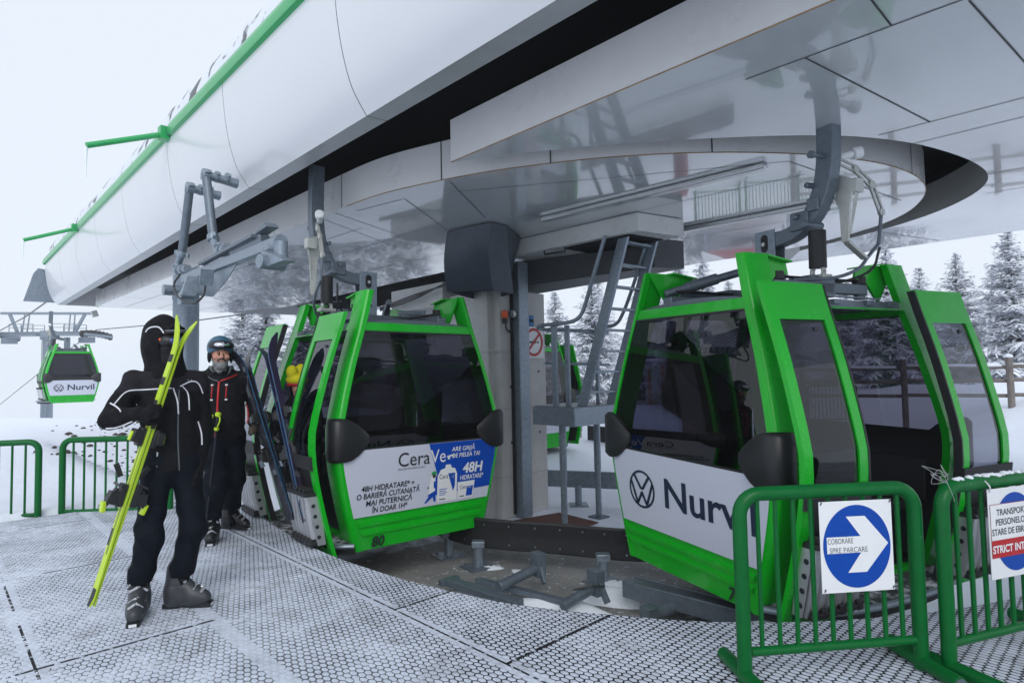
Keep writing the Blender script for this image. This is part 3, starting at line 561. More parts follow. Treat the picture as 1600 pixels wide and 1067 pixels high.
def make_cabin(label, group, loc, rz, tilt, deco, number, open_doors=True, hang=.08):
    t = thing('gondola_cabin', label, 'gondola', loc, rz, group)
    t.rotation_euler = (0, tilt, rz)
    # --- body shell: floor, sills, end panels, roof
    b = MB()
    for sx in (-1, 1):
        for sy in (-1, 1): b.loft([post_section(z, sx, sy) for z in zs(ZB, 2.24, 24)])
    for sy in (-1, 1):
        F = face(sy, -.012); F2 = face(sy, -.05)
        def band(z0, z1, n=2, F=F, F2=F2):
            rows = [[F(-X(z) + .05, z), F(X(z) - .05, z)] for z in zs(z0, z1, n)] + [[F2(-X(z) + .05, z), F2(X(z) - .05, z)] for z in reversed(zs(z0, z1, n))]
            b.grid(rows + rows[:1])
        band(1.845, ZR); band(ZB, .80, 6)
        for zz in (.015, .095):                    # pressed ribs of the lower panel
            rows = [[face(sy, o)(-X(z) + .10, z), face(sy, o)(X(z) - .10, z)] for z, o in ((zz - .012, -.011), (zz - .004, .006), (zz + .03, .006), (zz + .038, -.011))]; b.grid(rows)
        for sx in (-1, 1):                              # bracket ears reaching in from the post tips
            tip = Vector((sx * (X(2.2) - .03), sy * (Y(2.2) - .02), 0)); inn = -sy
            pl = [tip + Vector((0, 0, 2.24)), tip + Vector((0, inn * .22, 2.235)), tip + Vector((0, inn * .46, 2.20)), tip + Vector((0, inn * .48, 2.12)), tip + Vector((0, inn * .36, 2.11)), tip + Vector((0, inn * .26, 2.0)), tip + Vector((0, inn * .2, 1.95))]
            b.prism([p - Vector((sx * .05, 0, 0)) for p in pl], (-sx * .02, 0, 0))
            b.prism([tip + Vector((0, inn * .22, 2.235)), tip + Vector((0, inn * .47, 2.2)), tip + Vector((-sx * .12, inn * .47, 2.2)), tip + Vector((-sx * .12, inn * .22, 2.235))], (0, 0, .012))
    for sx in (-1, 1):                                  # sills and headers along the sides
        b.loft([[Vector((sx * (X(z) - o), y, z)) for z, o in ((ZB, .0), (ZB + .12, .0), (ZB + .12, .06), (ZB, .06))] for y in (-.72, .72)])
        b.loft([[Vector((sx * (X(z) - o), y, z)) for z, o in ((1.87, .0), (ZR, .0), (ZR, .06), (1.87, .06))] for y in (-.72, .72)])
    b.build('body', 'green', t, smooth=40)
    fl = MB(); fl.box((0, 0, -.07), (1.34, 1.74, .06)); fl.build('floor', 'rubber', t)
    rf = MB(); rf.loft([[Vector((x, y, 1.93 + .045 * (1 - (x / .62) ** 2))) for x in np.linspace(-.60, .60, 9)] + [Vector((x, y, 1.90)) for x in (.60, -.60)] for y in (-.83, -.4, .4, .83)]); rf.build('roof', 'galv_dark', t)
    # --- end windows, white lower panels, corner bumpers
    for sy in (-1, 1):
        F = face(sy, -.006)
        w = MB(); quad_face(w, F, lambda z: -X(z) + .055, lambda z: X(z) - .055, .785, 1.845, 9); w.build('end_window', 'glass_dark', t)
        w = MB(); G_ = face(sy, -.001); e_ = lambda z: X(z) - .055
        for k in (-1, 1): quad_face(w, G_, lambda z: k * e_(z) - .009, lambda z: k * e_(z) + .009, .775, 1.85, 9)
        quad_face(w, G_, lambda z: -e_(z), e_, 1.838, 1.853, 1); quad_face(w, G_, lambda z: -e_(z), e_, .772, .79, 1); w.build('window_seal', 'rubber', t, smooth=60)
        w = MB(); quad_face(w, face(sy, -.02), lambda z: -X(z) + .055, lambda z: X(z) - .055, .78, .95, 3); w.build('window_band', 'plastic_black', t)
        p = MB(); quad_face(p, face(sy, .003), lambda z: -X(z) + .062, lambda z: X(z) - .062, .18, .775, 6); pan = p.build('advert_panel', 'ad_white', t)
        decorate(pan, t, sy, deco, number)
        for sx in (-1, 1):
            bm_ = MB(); rows = []
            path = [(.010, -.150, .16, 1.0), (.032, -.125, .185, 1.0), (.040, -.08, .19, 1.0)]
            for o, dy, h, _ in path: rows.append((Vector((.915 + o, .975 + dy, 0)), Vector((.915 - .02, .975 + dy, 0)), h, h))
            for ang in (0.1, .5, .95, 1.35): rows.append((Vector((.875 + .085 * math.cos(ang), .93 + .088 * math.sin(ang), 0)), Vector((.856, .92, 0)), .19, .19))
            for dx, o, hu, hl in ((.08, .040, .185, .19), (.14, .038, .165, .18), (.21, .032, .12, .14), (.27, .022, .07, .09), (.315, .006, .03, .04)): rows.append((Vector((.915 - dx, .975 + o, 0)), Vector((.915 - dx, .955, 0)), hu, hl))
            zc = .875; secs = []
            for po, pi_, hu, hl in rows:
                d = po - pi_
                sec = [pi_ + Vector((0, 0, zc - hl)), pi_ + d * .75 + Vector((0, 0, zc - hl)), po + Vector((0, 0, zc - hl + .03)), po + Vector((0, 0, zc)), po + Vector((0, 0, zc + hu - .03)), pi_ + d * .75 + Vector((0, 0, zc + hu)), pi_ + Vector((0, 0, zc + hu))]
                secs.append([Vector((sx * q.x, sy * q.y, q.z)) for q in sec])
            bm_.loft(secs); bp = bm_.build('bumper', 'plastic_black', t, smooth=50)
            for z in (.755, .875, .995):
                sc = MB(); sc.cyl((sx * .957, sy * .84, z), (sx * .9635, sy * .84, z), .016, 10); sc.build('bumper_bolt', 'rubber', bp)
    for sy in (-1, 1): w = MB(); quad_face(w, face(sy, -.056), lambda z: -X(z) + .05, lambda z: X(z) - .05, -.10, .83, 5); w.build('inner_lining', 'seat', t)
    # --- far side (-X): fixed wall with large window
    w = MB(); w.grid([[Vector((-(X(z) - .01), y, z)) for y in (-.72, .72)] for z in zs(.74, 1.87, 10)]); w.build('side_window', 'glass_far', t, smooth=60)
    w = MB(); w.grid([[Vector((-(X(z) - .012), y, z)) for y in (-.72, .72)] for z in zs(0, .74, 6)]); w.build('side_panel', 'plastic_black', t, smooth=60)
    # --- benches at both ends
    for sy in (-1, 1):
        s_ = MB(); s_.box((0, sy * .66, .40), (1.30, .40, .07)); s_.box((0, sy * .82, .18), (1.2, .05, .40))
        s_.loft([[Vector((x, sy * y, z)) for y, z in ((.80, .42), (.86, .46), (.875, .72), (.84, .74), (.81, .70))] for x in (-.70, .70)]); s_.build('bench', 'seat', t, bevel=.015)
    # --- door leaves with glass, lower black skirt, ski rack
    dy = (.60, .60) if open_doors else (.30, .30)
    for sy in (-1, 1):
        yc = sy * (.755 if open_doors else .32); hw = .275; OUT = .235 if open_doors else .055
        e = lambda z: X(z) + OUT
        fr = MB()
        def strip(y0, y1, z0, z1, n=14, th=.035, o=0.0):
            fr.loft([[Vector((e(z) + o, y0, z)), Vector((e(z) + o, y1, z)), Vector((e(z) + o - th, y1, z)), Vector((e(z) + o - th, y0, z))] for z in zs(z0, z1, n)])
        strip(yc - hw, yc - hw + .075, -.10, 1.76); strip(yc + hw - .075, yc + hw, -.10, 1.76); strip(yc - hw, yc + hw, 1.76, 2.0, 3); strip(yc - hw + .075, yc + hw - .075, -.10, -.04, 1)
        d = fr.build('door', 'green', t, smooth=40)
        gp = MB(); gp.grid([[Vector((e(z) - .012, y, z)) for y in (yc - hw + .07, yc + hw - .07)] for z in zs(.72, 1.765, 12)]); gp.build('door_pane', 'glass_door', d, smooth=60)
        ed = MB()
        for ys in ((yc - sy * (hw + .008)),): ed.loft([[Vector((e(z) + .004, ys - .008, z)), Vector((e(z) + .004, ys + .008, z)), Vector((e(z) - .05, ys + .008, z)), Vector((e(z) - .05, ys - .008, z))] for z in zs(-.08, 1.99, 14)])
        ed.build('door_seal', 'rubber', d, smooth=60)
        lp = MB(); lp.grid([[Vector((e(z) - .014, y, z)) for y in (yc - hw + .07, yc + hw - .07)] for z in zs(-.05, .72, 6)]); lp.build('door_skirt', 'plastic_black', d, smooth=60)
        bp = MB(); bp.loft([[Vector((e(z) + .004, yc - hw - .01, z)), Vector((e(z) + .004, yc + hw + .01, z)), Vector((e(z) + .018, yc + hw + .01, z)), Vector((e(z) + .018, yc - hw - .01, z))] for z in zs(.65, .765, 3)]); bp.build('door_plate', 'seat', d)
        vent = MB(); vent.box((e(1.70) - .008, yc + .1, 1.70), (.012, .035, .025)); vent.build('pane_latch', 'ink', d)
        # corrugated aluminium ski rack on the lower leaf
        rk = MB(); x0, z0, z1 = e(.2) - .03, .02, .43
        prof2 = []; yy0 = yc - .23; n = 6
        for i in range(n):
            y = yy0 + .46 * i / n; prof2 += [(y + .004, .135), (y + .046, .135), (y + .053, .085), (y + .072, .085)]
        rk.loft([[Vector((x0 + .03 + o * 0.6 + k, y, z)) for y, o in prof2] + [Vector((x0 + .02 + k, yc + .225, z)), Vector((x0 + .02 + k, yc - .225, z))] for z, k in ((z0, -.02), (.2, .03), (z1, .06))])
        r_ = rk.build('ski_rack', 'alu', t, smooth=30)
        rt = MB(); rt.prism([Vector((x0 + .06, yc - .24, z1 + .002)), Vector((x0 + .19, yc - .24, z1 + .002)), Vector((x0 + .19, yc + .24, z1 + .002)), Vector((x0 + .06, yc + .24, z1 + .002))], (0, 0, .03))
        for i in range(n): rt.box((x0 + .12, yc - .19 + .076 * i, z1 + .045), (.13, .02, .05))
        rt.build('rack_insert', 'rubber', r_, bevel=.006); rt = MB(); rt.box((x0 + .09, yc, z0 + .01), (.07, .44, .03))
        for i in range(n): rt.box((x0 + .10, yc - .19 + .076 * i, z0 + .02), (.055, .045, .06))
        rt.build('rack_foot', 'rubber', r_, bevel=.006)
        for k in (-1, 1):
            sd = MB(); sd.prism([Vector((x0 - .0, yc + k * .236, z0)), Vector((x0 + .07, yc + k * .236, z0)), Vector((x0 + .155, yc + k * .236, z1)), Vector((x0 + .06, yc + k * .236, z1))], (0, k * .006, 0)); sd.build('rack_cheek', 'alu', r_)
            hl = MB()
            for i in range(4): hl.cyl((x0 + .06 + .017 * i, yc + k * .242, z0 + .07 + .088 * i), (x0 + .06 + .017 * i, yc + k * .2445, z0 + .07 + .088 * i), .017, 10)
            hl.build('cheek_hole', 'ink', r_)
    # --- entry step and door header gear
    sp_ = MB(); o_ = [(.73, -.95), (.88, -.82), (1.01, -.5), (1.05, 0), (1.01, .5), (.88, .82), (.73, .95)]
    o_ = [(p.x, p.y) for p in spline([(x, y, 0) for x, y in o_], 4)]
    sp_.prism([Vector((x, y, -.075)) for x, y in o_], (0, 0, .035)); stp = sp_.build('step', 'step', t)
    rm = MB(); rm.tube([Vector((x, y, -.058)) for x, y in o_], .022, 8); rm.build('step_rim', 'galv', stp)
    ru = MB(); ru.prism([Vector((x * .97, y * .97, -.14)) for x, y in o_], (0, 0, .06)); ru.build('step_base', 'rubber', stp)
    gr = MB(); gr.bar((X(1.9) - .01, -.62, 1.905), (X(1.9) - .01, .62, 1.905), .035, .05); gr.bar((X(1.9) + .025, -.30, 1.955), (X(1.9) + .025, .36, 1.945), .014, .014)
    for y in (-.4, -.1, .25, .5): gr.box((X(1.9) + .012, y, 1.915), (.05, .08, .035))
    gr.build('door_gear', 'galv_dark', t, bevel=.004)
    rl = MB(); 
    for sy in (-1, 1): rl.tube(spline([(-.66, sy * .78, -.02), (-.78, sy * .86, -.03), (-.80, sy * .72, -.03), (-.70, sy * .60, -.03)], 5), .018, 8)
    rl.build('guide_hook', 'steel', t)
    # --- roof suspension frame
    s_ = MB()
    for sx in (-1, 1):
        s_.bar((sx * .47, -.50, 2.04), (sx * .47, .50, 2.04), .06, .085)
        for sy in (-1, 1): s_.cyl((sx * .47, sy * .44, 1.965), (sx * .47, sy * .44, 2.0), .042, 14)
    s_.bar((-.47, 0, 2.03), (.47, 0, 2.03), .17, .12); s_.box((.40, 0, 2.05), (.20, .26, .16)); s_.box((-.40, 0, 2.05), (.18, .22, .12))
    s_.bar((-.30, -.80, 1.985), (-.30, .80, 1.985), .10, .07)
    s_.cyl((-.42, -.72, 2.06), (-.16, -.06, 2.26), .034, 12); s_.cyl((-.36, -.55, 2.11), (-.26, -.30, 2.19), .046, 12); s_.bar((-.52, -.62, 2.03), (-.52, .3, 2.05), .05, .05); s_.bar((-.2, .1, 2.12), (-.2, .62, 2.08), .04, .05)
    s_.build('suspension_frame', 'galv_dark', t, bevel=.008)
    for sx in (-1, 1):
        for sy in (-1, 1): mt = MB(); mt.cyl((sx * .47, sy * .44, 2.085), (sx * .47, sy * .44, 2.14), .05, 16); mt.build('rubber_mount', 'rubber', t)
    tr = MB(); tr.tube([(.40, -.62, 2.12), (.40, .62, 2.12)], .011, 8); tr.tube([(-.30, -.7, 2.07), (-.34, .7, 2.07)], .013, 8)
    tr.tube(spline([(.47, -.55, 2.06), (.40, -.62, 2.12), (.30, -.3, 2.16), (.45, .1, 2.08), (.62, .35, 2.16), (.66, .42, 2.34)], 5), .010, 8); tr.build('door_cable', 'cable', t)
    n_before = set(t.children)
    # --- hanger arm
    hp = MB(); hp.bar((0, -.055, 1.95), (0, -.055, 2.55), .20, .012, up=(0, 1, 0)); hp.bar((0, .055, 1.95), (0, .055, 2.55), .20, .012, up=(0, 1, 0)); hp.bar((-.095, 0, 1.95), (-.095, 0, 2.42), .10, .012, up=(1, 0, 0))
    hp.build('hanger_plate', 'galv', t, bevel=.004)
    sl = MB()
    for sy in (-1, 1):
        n = 16; pts = []
        for i in range(n + 1): a_ = math.pi * i / n; pts.append((.034 * math.cos(a_), 2.455 + .03 + .034 * math.sin(a_)))
        for i in range(n + 1): a_ = math.pi + math.pi * i / n; pts.append((.034 * math.cos(a_), 2.455 - .045 + .034 * math.sin(a_)))
        sl.prism([Vector((x, sy * .0622, z)) for x, z in pts], (0, sy * .002, 0))
    sl.build('plate_slot', 'black', t)
    bl = MB()
    for sy in (-1, 1): bl.cyl((0, sy * .064, 2.44), (0, sy * .078, 2.44), .017, 8); bl.cyl((0, sy * .062, 2.02), (0, sy * .085, 2.02), .022, 8)
    bl.build('plate_bolt', 'steel', t)
    AP = spline([(-.02, 0, 2.47), (.12, 0, 2.465), (.28, 0, 2.50), (.42, 0, 2.60), (.51, 0, 2.76), (.55, 0, 2.95), (.56, 0, 3.2), (.55, 0, 3.6)], 5)
    am = MB(); rws = []
    for i, p in enumerate(AP):
        d = (AP[min(i + 1, len(AP) - 1)] - AP[max(i - 1, 0)]).normalized(); nrm = Vector((-d.z, 0, d.x)); h = .055 + .012 * sstep(.3, .55, p.x); w_ = .052
        rws.append([p + nrm * h + Vector((0, -w_, 0)), p + nrm * h + Vector((0, w_, 0)), p - nrm * h + Vector((0, w_, 0)), p - nrm * h + Vector((0, -w_, 0))])
    am.loft(rws); am.build('hanger_arm', 'galv_dark', t, bevel=.006, smooth=25)
    kn = MB(); kn.box((.34, 0, 2.56), (.16, .15, .14)); kn.cyl((.33, -.11, 2.59), (.33, .11, 2.59), .022, 10); kn.cyl((.40, -.10, 2.52), (.40, .10, 2.52), .03, 12); kn.cyl((.45, -.12, 2.80), (.45, .10, 2.80), .022, 10); kn.box((.46, 0, 2.66), (.10, .14, .10)); 
    kn.build('arm_joint', 'galv_dark', t, bevel=.008); kn = MB(); kn.cyl((.55, -.17, 2.99), (.55, .12, 2.99), .017, 10); kn.cyl((.55, -.19, 2.99), (.55, -.165, 2.99), .028, 12); kn.build('arm_pin', 'galv_dark', t)
    dm = MB(); dm.cyl((.44, 0, 2.19), (.44, 0, 2.47), .062, 20); dm.build('damper', 'rubber', t)
    ey = MB(); ey.tube([Vector((.44 + .05 * math.cos(a_), 0, 2.16 + .05 * math.sin(a_))) for a_ in np.linspace(0, 6.28, 13)], .018, 8); ey.box((.44, 0, 2.12), (.16, .10, .03)); ey.build('clevis', 'pale_metal', t)
    # door actuator plate and roller lever at the arm
    ap = MB(); ap.prism([Vector((.58, .07, 2.86)), Vector((.70, .07, 2.80)), Vector((.66, .07, 2.62)), Vector((.64, .07, 2.36)), Vector((.585, .07, 2.36)), Vector((.575, .07, 2.60)), Vector((.54, .07, 2.68))], (0, .016, 0))
    ap.prism([Vector((.645, .075, 2.42)), Vector((.665, .09, 2.62)), Vector((.71, .09, 2.80)), Vector((.71, .13, 2.80)), Vector((.665, .13, 2.62)), Vector((.645, .10, 2.42))], (0, .008, 0)); ap.bar((.62, .08, 2.36), (.66, .22, 2.24), .06, .02); ap.box((.66, .12, 2.76), (.10, .08, .10))
    ap.build('actuator_plate', 'pale_metal', t, bevel=.003)
    lv = MB(); pth = [Vector((.58, .06, 2.97)), Vector((.62, .20, 2.91)), Vector((.65, .33, 2.80)), Vector((.66, .42, 2.60))]
    for p, q in zip(pth, pth[1:]):
        for o in (-.022, .022):
            d = (q - p).normalized(); n_ = Vector((0, -d.z, d.y)); lv.bar(p + n_ * o, q + n_ * o, .014, .016)
        lv.bar(p + n_ * -.03, p + n_ * .03, .014, .03); lv.cyl(q + Vector((-.012, 0, 0)), q + Vector((.012, 0, 0)), .030, 12)
    lv.build('roller_lever', 'pale_metal', t)
    ro = MB(); ro.cyl((.56, .10, 3.0), (.60, .20, 3.03), .028, 14); ro.cyl((.60, .20, 3.03), (.625, .26, 3.045), .045, 18); ro.build('roller', 'white', t, bevel=.008)
    rd = MB(); rd.tube([Vector((.66, .42, 2.60)), Vector((.66, .38, 2.36)), Vector((.66, .26, 2.26))], .013, 8); rd.tube(spline([(.66, .26, 2.26), (.64, .16, 2.16), (.56, .0, 2.10), (.44, -.26, 2.09)], 5), .013, 8); rd.build('lever_rod', 'galv_dark', t)
    for o in t.children:
        if o not in n_before: o.location.x += hang
    return t
def stroke(mb, F, pts, w, off=0):                       # flat polyline stroke on a face
    for p, q in zip(pts, pts[1:]):
        p = Vector((p[0], p[1])); q = Vector((q[0], q[1])); d = (q - p).normalized(); n = Vector((-d.y, d.x)) * w / 2
        mb.add([F(*(p - n)), F(*(q - n)), F(*(q + n)), F(*(p + n))], [(0, 1, 2, 3)])
def ring2(mb, F, cx, cy, ro, ri, n=48, sx=1.0):
    mb.grid([[F(cx + sx * r * math.cos(2 * math.pi * i / n), cy + r * math.sin(2 * math.pi * i / n)) for i in range(n + 1)] for r in (ro, ri)])
def polyf(mb, F, pts): mb.add([F(*p) for p in pts], [tuple(range(len(pts)))])
def decorate(pan, cabin, sy, deco, number):
    def fdec(off):
        f0 = face(sy, off); return lambda x, z: f0(x, .18 + (z - .30) * .918)
    F = fdec(.006)
    if deco == 'maker':
        m = MB(); cx, cy, r = -.46, .62, .165
        ring2(m, F, cx, cy, r, r - .021)
        stroke(m, F, [(cx - .095, cy + .118), (cx - .012, cy - .005 + .012)], .028); stroke(m, F, [(cx + .012, cy + .007), (cx + .095, cy + .118)], .028); polyf(m, F, [(cx - .026, cy + .016), (cx + .026, cy + .016), (cx + .012, cy - .004), (cx - .012, cy - .004)])
        stroke(m, F, [(cx - .139, cy + .066), (cx - .06, cy - .128), (cx + .004, cy - .022)], .027); stroke(m, F, [(cx - .004, cy - .022), (cx + .06, cy - .128), (cx + .139, cy + .066)], .027)
        m.build('emblem', 'navy', pan, smooth=0)
        tx = MB(); text_on(tx, 'Nurvil', F, .275, .53, .34, width=.90, bold=.018); tx.build('lettering', 'navy', pan, smooth=0)
    if deco == 'advert':
        G = fdec(.005)
        m = MB(); xr = lambda z: X(.18 + (z - .30) * .918) - .064
        polyf(m, G, [(.03, .946), (xr(.946), .946), (xr(.74), .74), (xr(.5), .5), (xr(.42), .42), (.02, .40), (.125, .62)]); m.build('blue_field', 'ad_blue', pan, smooth=0)
        H = fdec(.009)
        def line(mt_, *a_, **kw):
            q_ = MB(); text_on(q_, *a_, **kw); q_.build('lettering', mt_, pan, smooth=0)
        line('ink', 'Cera', H, -.135, .745, .20, width=.34); line('white', 'Ve', H, .135, .745, .20, width=.17)
        line('ink', 'DEVELOPED WITH DERMATOLOGISTS', H, -.16, .71, .024, width=.29)
        for i, s_ in enumerate(('48H HIDRATARE* +', 'O BARIER\u0102 CUTANAT\u0102', 'MAI PUTERNIC\u0102', '\u00ceN DOAR 1H*')):
            line('ink', s_, H, -.40 + .005 * i, .545 - .072 * i, .075, bold=.016, shear=.12, width=(.54, .64, .47, .36)[i])
        line('white', 'ARE GRIJ\u0102', H, .43, .845, .066, bold=.014, shear=.12, width=.28); line('white', 'DE PIELEA TA!', H, .465, .775, .066, bold=.014, shear=.12, width=.34)
        line('white', '48H', H, .545, .60, .15, bold=.03, shear=.15, width=.25); line('white', 'HIDRATARE*', H, .535, .525, .07, bold=.014, shear=.12, width=.29)
        # white pump bottle, jar carton and small walking figure of the advert
        B0 = fdec(.007); B = lambda x, z: B0(x - .12, z); H0 = H; H = lambda x, z: H0(x - .12, z)
        bt = MB(); polyf(bt, B, [(.245, .325), (.475, .325), (.478, .60), (.455, .66), (.41, .675), (.40, .71), (.345, .71), (.335, .675), (.285, .66), (.25, .60)]); polyf(bt, B, [(.35, .80), (.42, .815), (.445, .80), (.445, .79), (.395, .795), (.39, .765), (.365, .765), (.362, .79)]); polyf(bt, B, [(.49, .325), (.67, .325), (.695, .505), (.485, .505)])
        polyf(bt, B, [(.175, .60), (.205, .62), (.225, .60), (.222, .45), (.15, .42), (.155, .50)])
        bt.build('pictured_bottle', 'white', pan, smooth=0)
        for q_ in ([(.37, .615), (.452, .615), (.452, .48), (.43, .42)], [(.60, .45), (.675, .45), (.66, .345), (.585, .345)], [(.175, .42), (.222, .45), (.23, .345), (.21, .335), (.195, .39), (.12, .335), (.10, .335), (.15, .40)], [(.205, .55), (.222, .55), (.222, .48), (.205, .48)], [(.37, .71), (.385, .71), (.385, .765), (.37, .765)]):
            bb = MB(); polyf(bb, H, q_); bb.build('pictured_blue', 'ad_blue', pan, smooth=0)
        for i in range(4): bb = MB(); polyf(bb, H, [(.27, .46 - .02 * i), (.36 - .02 * (i % 2), .46 - .02 * i), (.36 - .02 * (i % 2), .453 - .02 * i), (.27, .453 - .02 * i)]); bb.build('lettering', 'ad_blue', pan, smooth=0)
        gr = MB(); polyf(gr, H, [(.18, .645), (.215, .66), (.235, .645), (.235, .625), (.18, .625)]); gr.build('pictured_cap', 'trim_green', pan, smooth=0)
        fc = MB(); polyf(fc, H, [(.188, .625), (.228, .625), (.225, .59), (.195, .585)]); polyf(fc, H, [(.135, .50), (.15, .50), (.15, .48), (.135, .48)]); fc.build('pictured_face', 'bark', pan, smooth=0)
        line('ink', 'Cera', H, .32, .565, .07, width=.10); line('white', 'Ve', H, .41, .565, .07, width=.06); line('ink', 'Cera', H, .555, .425, .06, width=.08); line('white', 'Ve', H, .625, .425, .06, width=.05)
        for x0, x1 in ((.27, .34), (.51, .565)): k = MB(); polyf(k, H, [(x0, .355), (x1, .355), (x1, .345), (x0, .345)]); k.build('pictured_mark', 'ink', pan, smooth=0)
    if number:
        nb = MB(); text_on(nb, number, face(sy, .004), -.50 * sy, -.098, .125, bold=.03, shear=.18, align='CENTER'); nb.build('number', 'ink', cabin, smooth=0)
GC = 'green gondola cabins of the lift'
cab_front = make_cabin('green gondola cabin with skincare advert, number 80, skis in its racks', GC, (-1.466, 6.638, 0), 0.6932 + math.pi, -0.008, 'advert', '80', hang=.15)
cab_right = make_cabin('big green gondola cabin, round car emblem on its end, behind the signed barriers', GC, (2.091, 4.992, 0), -1.1367, 0.019, 'maker', '79', hang=.02)
cab_far = make_cabin('green gondola cabin hanging far off below the lift tower', GC, (-18.35, 25.25, 0.69), 0.764 + math.pi, 0, 'maker', '', open_doors=False)
cab_back = make_cabin('green gondola cabin half hidden behind the column and ladder', GC, tuple(W(9.5, -9.05, 0)), math.atan2(AX.y, AX.x) - math.pi / 2, 0, 'maker', '84')
# ================================================================== BARRIERS
def barrier(p0, p1, base, h, label, feet=1, foot_len=.30, grp='green tubular crowd barriers', nb=9, tail=0.12):
    p0 = Vector((*p0, base)); p1 = Vector((*p1, base)); u = (p1 - p0).normalized(); L = (p1 - p0).length; n = Vector((-u.y, u.x, 0))
    t = thing('crowd_barrier', label, 'barrier', tuple(p0 + u * L / 2), 0, grp)
    P = lambda a, z, o=0: p0 + u * a + n * o + Vector((0, 0, z))
    r = .10; f = MB(); pts = [P(0, 0)] + [P(r - r * math.cos(a), h - r + r * math.sin(a)) for a in np.linspace(0, math.pi / 2, 7)] + [P(L - r + r * math.sin(a), h - r + r * math.cos(a)) for a in np.linspace(0, math.pi / 2, 7)] + [P(L, 0)]
    f.tube(pts, .033, 16); wbuild(f, 'frame', 'rail_green', t, smooth=60)
    f = MB(); f.tube([P(.03, .135), P(L - .03, .135)], .021, 12); wbuild(f, 'lower_rail', 'rail_green', t)
    proto = None
    for i in range(nb):
        a = L * (i + 1) / (nb + 1)
        if proto is None:
            f = MB(); f.tube([P(a, .14), P(a, h - .02)], .0115, 8); proto = wbuild(f, 'baluster', 'rail_green', t); a0 = a
        else:
            c = proto.copy(); COL.objects.link(c); c.parent = t; c.location = proto.location + u * (a - a0)
    if feet:
        for a in (0, L):
            f = MB(); f.tube([P(a, .033, -foot_len), P(a, .033, foot_len)], .033, 14); wbuild(f, 'foot', 'rail_green', t)
            f = MB(); f.cyl(P(a, .033, foot_len), P(a, .033, foot_len + .006), .026, 12); f.cyl(P(a, .033, -foot_len), P(a, .033, -foot_len - .006), .026, 12); wbuild(f, 'foot_plug', 'galv_dark', t)
    return t, P, L
b1, P1, L1 = barrier((1.045, 2.885), (1.925, 2.985), 0.002, .855, 'dark green crowd barrier carrying the blue arrow sign', foot_len=.22)
b2, P2, L2 = barrier((2.02, 2.93), (2.90, 3.25), 0.002, .86, 'dark green snow-flecked crowd barrier with the red banded notice', foot_len=.30)
b3, P3, L3 = barrier((-5.02, 6.83), (-3.86, 6.90), -.13, .92, 'green crowd barrier sunk in snow behind the man in the black hood', nb=9, foot_len=.30)
b4, P4, L4 = barrier((-6.35, 6.35), (-5.20, 6.72), -.13, .92, 'green crowd barrier sunk in snow, next to the open gap by the platform', nb=9, foot_len=.30)
# snow and string on the right barrier
sn_ = MB(); rng = random.Random(3)
def blob(mb, c, r, n=7):
    rows = []
    for i in range(5):
        th = math.pi * (i + .2) / 4.6; rows.append([Vector(c) + Vector((r * math.sin(th) * math.cos(6.283 * j / n) * rng.uniform(.8, 1.2), r * math.sin(th) * math.sin(6.283 * j / n) * rng.uniform(.8, 1.2), r * .6 * math.cos(th))) for j in range(n)])
    mb.loft(rows)
for a in (.10, .13, .19, .20, .28, .30, .315, .325, .345, .36, .375, .39, .41, .43, .47, .50, .52, .56, .6): blob(sn_, P2(a, .86 + .031, rng.uniform(-.012, .012)), rng.uniform(.009, .022))
tag(sn_.build('rail_snow', 'snow_fine', smooth=60), 'crumbs of snow lying along the top rail of the red-notice barrier', 'snow', kind='stuff')
rg_ = random.Random(11); sg_ = MB()
pts = [P2(.0, .90, .02)]
for i in range(16): pts.append(P2(-.02 + rg_.uniform(-.03, .08), .90 + rg_.uniform(-.03, .06), rg_.uniform(-.04, .05)))
pts += [P2(.02, .85, -.035), P2(.035, .80, -.04)]
sg_.tube(spline(pts, 5), .0009, 5); tag(sg_.build('string_tangle', 'string', smooth=60), 'tangle of frayed white string tied on the corner of the right barrier', 'string')
# ---- signs
def sign_frame(P, a0, a1, z0, z1, o): return lambda x, y, d=0.0: P(a0 + (a1 - a0) * x, z0 + (z1 - z0) * y, o - d)
Fs = sign_frame(P1, .37, .735, .392, .812, -.042)
s1 = thing('arrow_sign', 'square white sign with white arrow on a blue disc and handwritten words', 'sign', tuple(P1(.55, .39, -.04)))
def signquad(F, x0, x1, y0, y1, d=0): return [F(x0, y0, d), F(x1, y0, d), F(x1, y1, d), F(x0, y1, d)]
def plate(F, mt, parent, name='board', th=.004):
    m = MB(); q = signquad(F, 0, 1, 0, 1); m.prism(q, F(0, 0, -th) - F(0, 0, 0)); return wbuild(m, name, mt, parent, bevel=.001)
plate(Fs, 'white', s1)
m = MB(); n = 64; m.add([Fs(.5 + .465 * math.cos(6.28319 * i / n), .5 + .455 * math.sin(6.28319 * i / n), .001) for i in range(n)], [tuple(range(n))]); wbuild(m, 'blue_disc', 'blue', s1, smooth=0)
m = MB(); m.add([Fs(x, y, .002) for x, y in ((.085, .43), (.55, .43), (.36, .215), (.62, .215), (.93, .52), (.62, .83), (.36, .83), (.55, .61), (.085, .61))], [(0, 1, 7, 8), (1, 2, 3, 4), (1, 4, 7), (7, 4, 5, 6)]); wbuild(m, 'arrow', 'white', s1, smooth=0)
m = MB(); text_on(m, 'COBOR\u00c2RE', lambda x, y: Fs(x, y, .003), .27, .535, .085, width=.35, bold=-.008); text_on(m, 'SPRE PARCARE', lambda x, y: Fs(x, y, .003), .38, .435, .085, width=.52, bold=-.008); wbuild(m, 'handwriting', 'ink', s1, smooth=0)
m = MB()
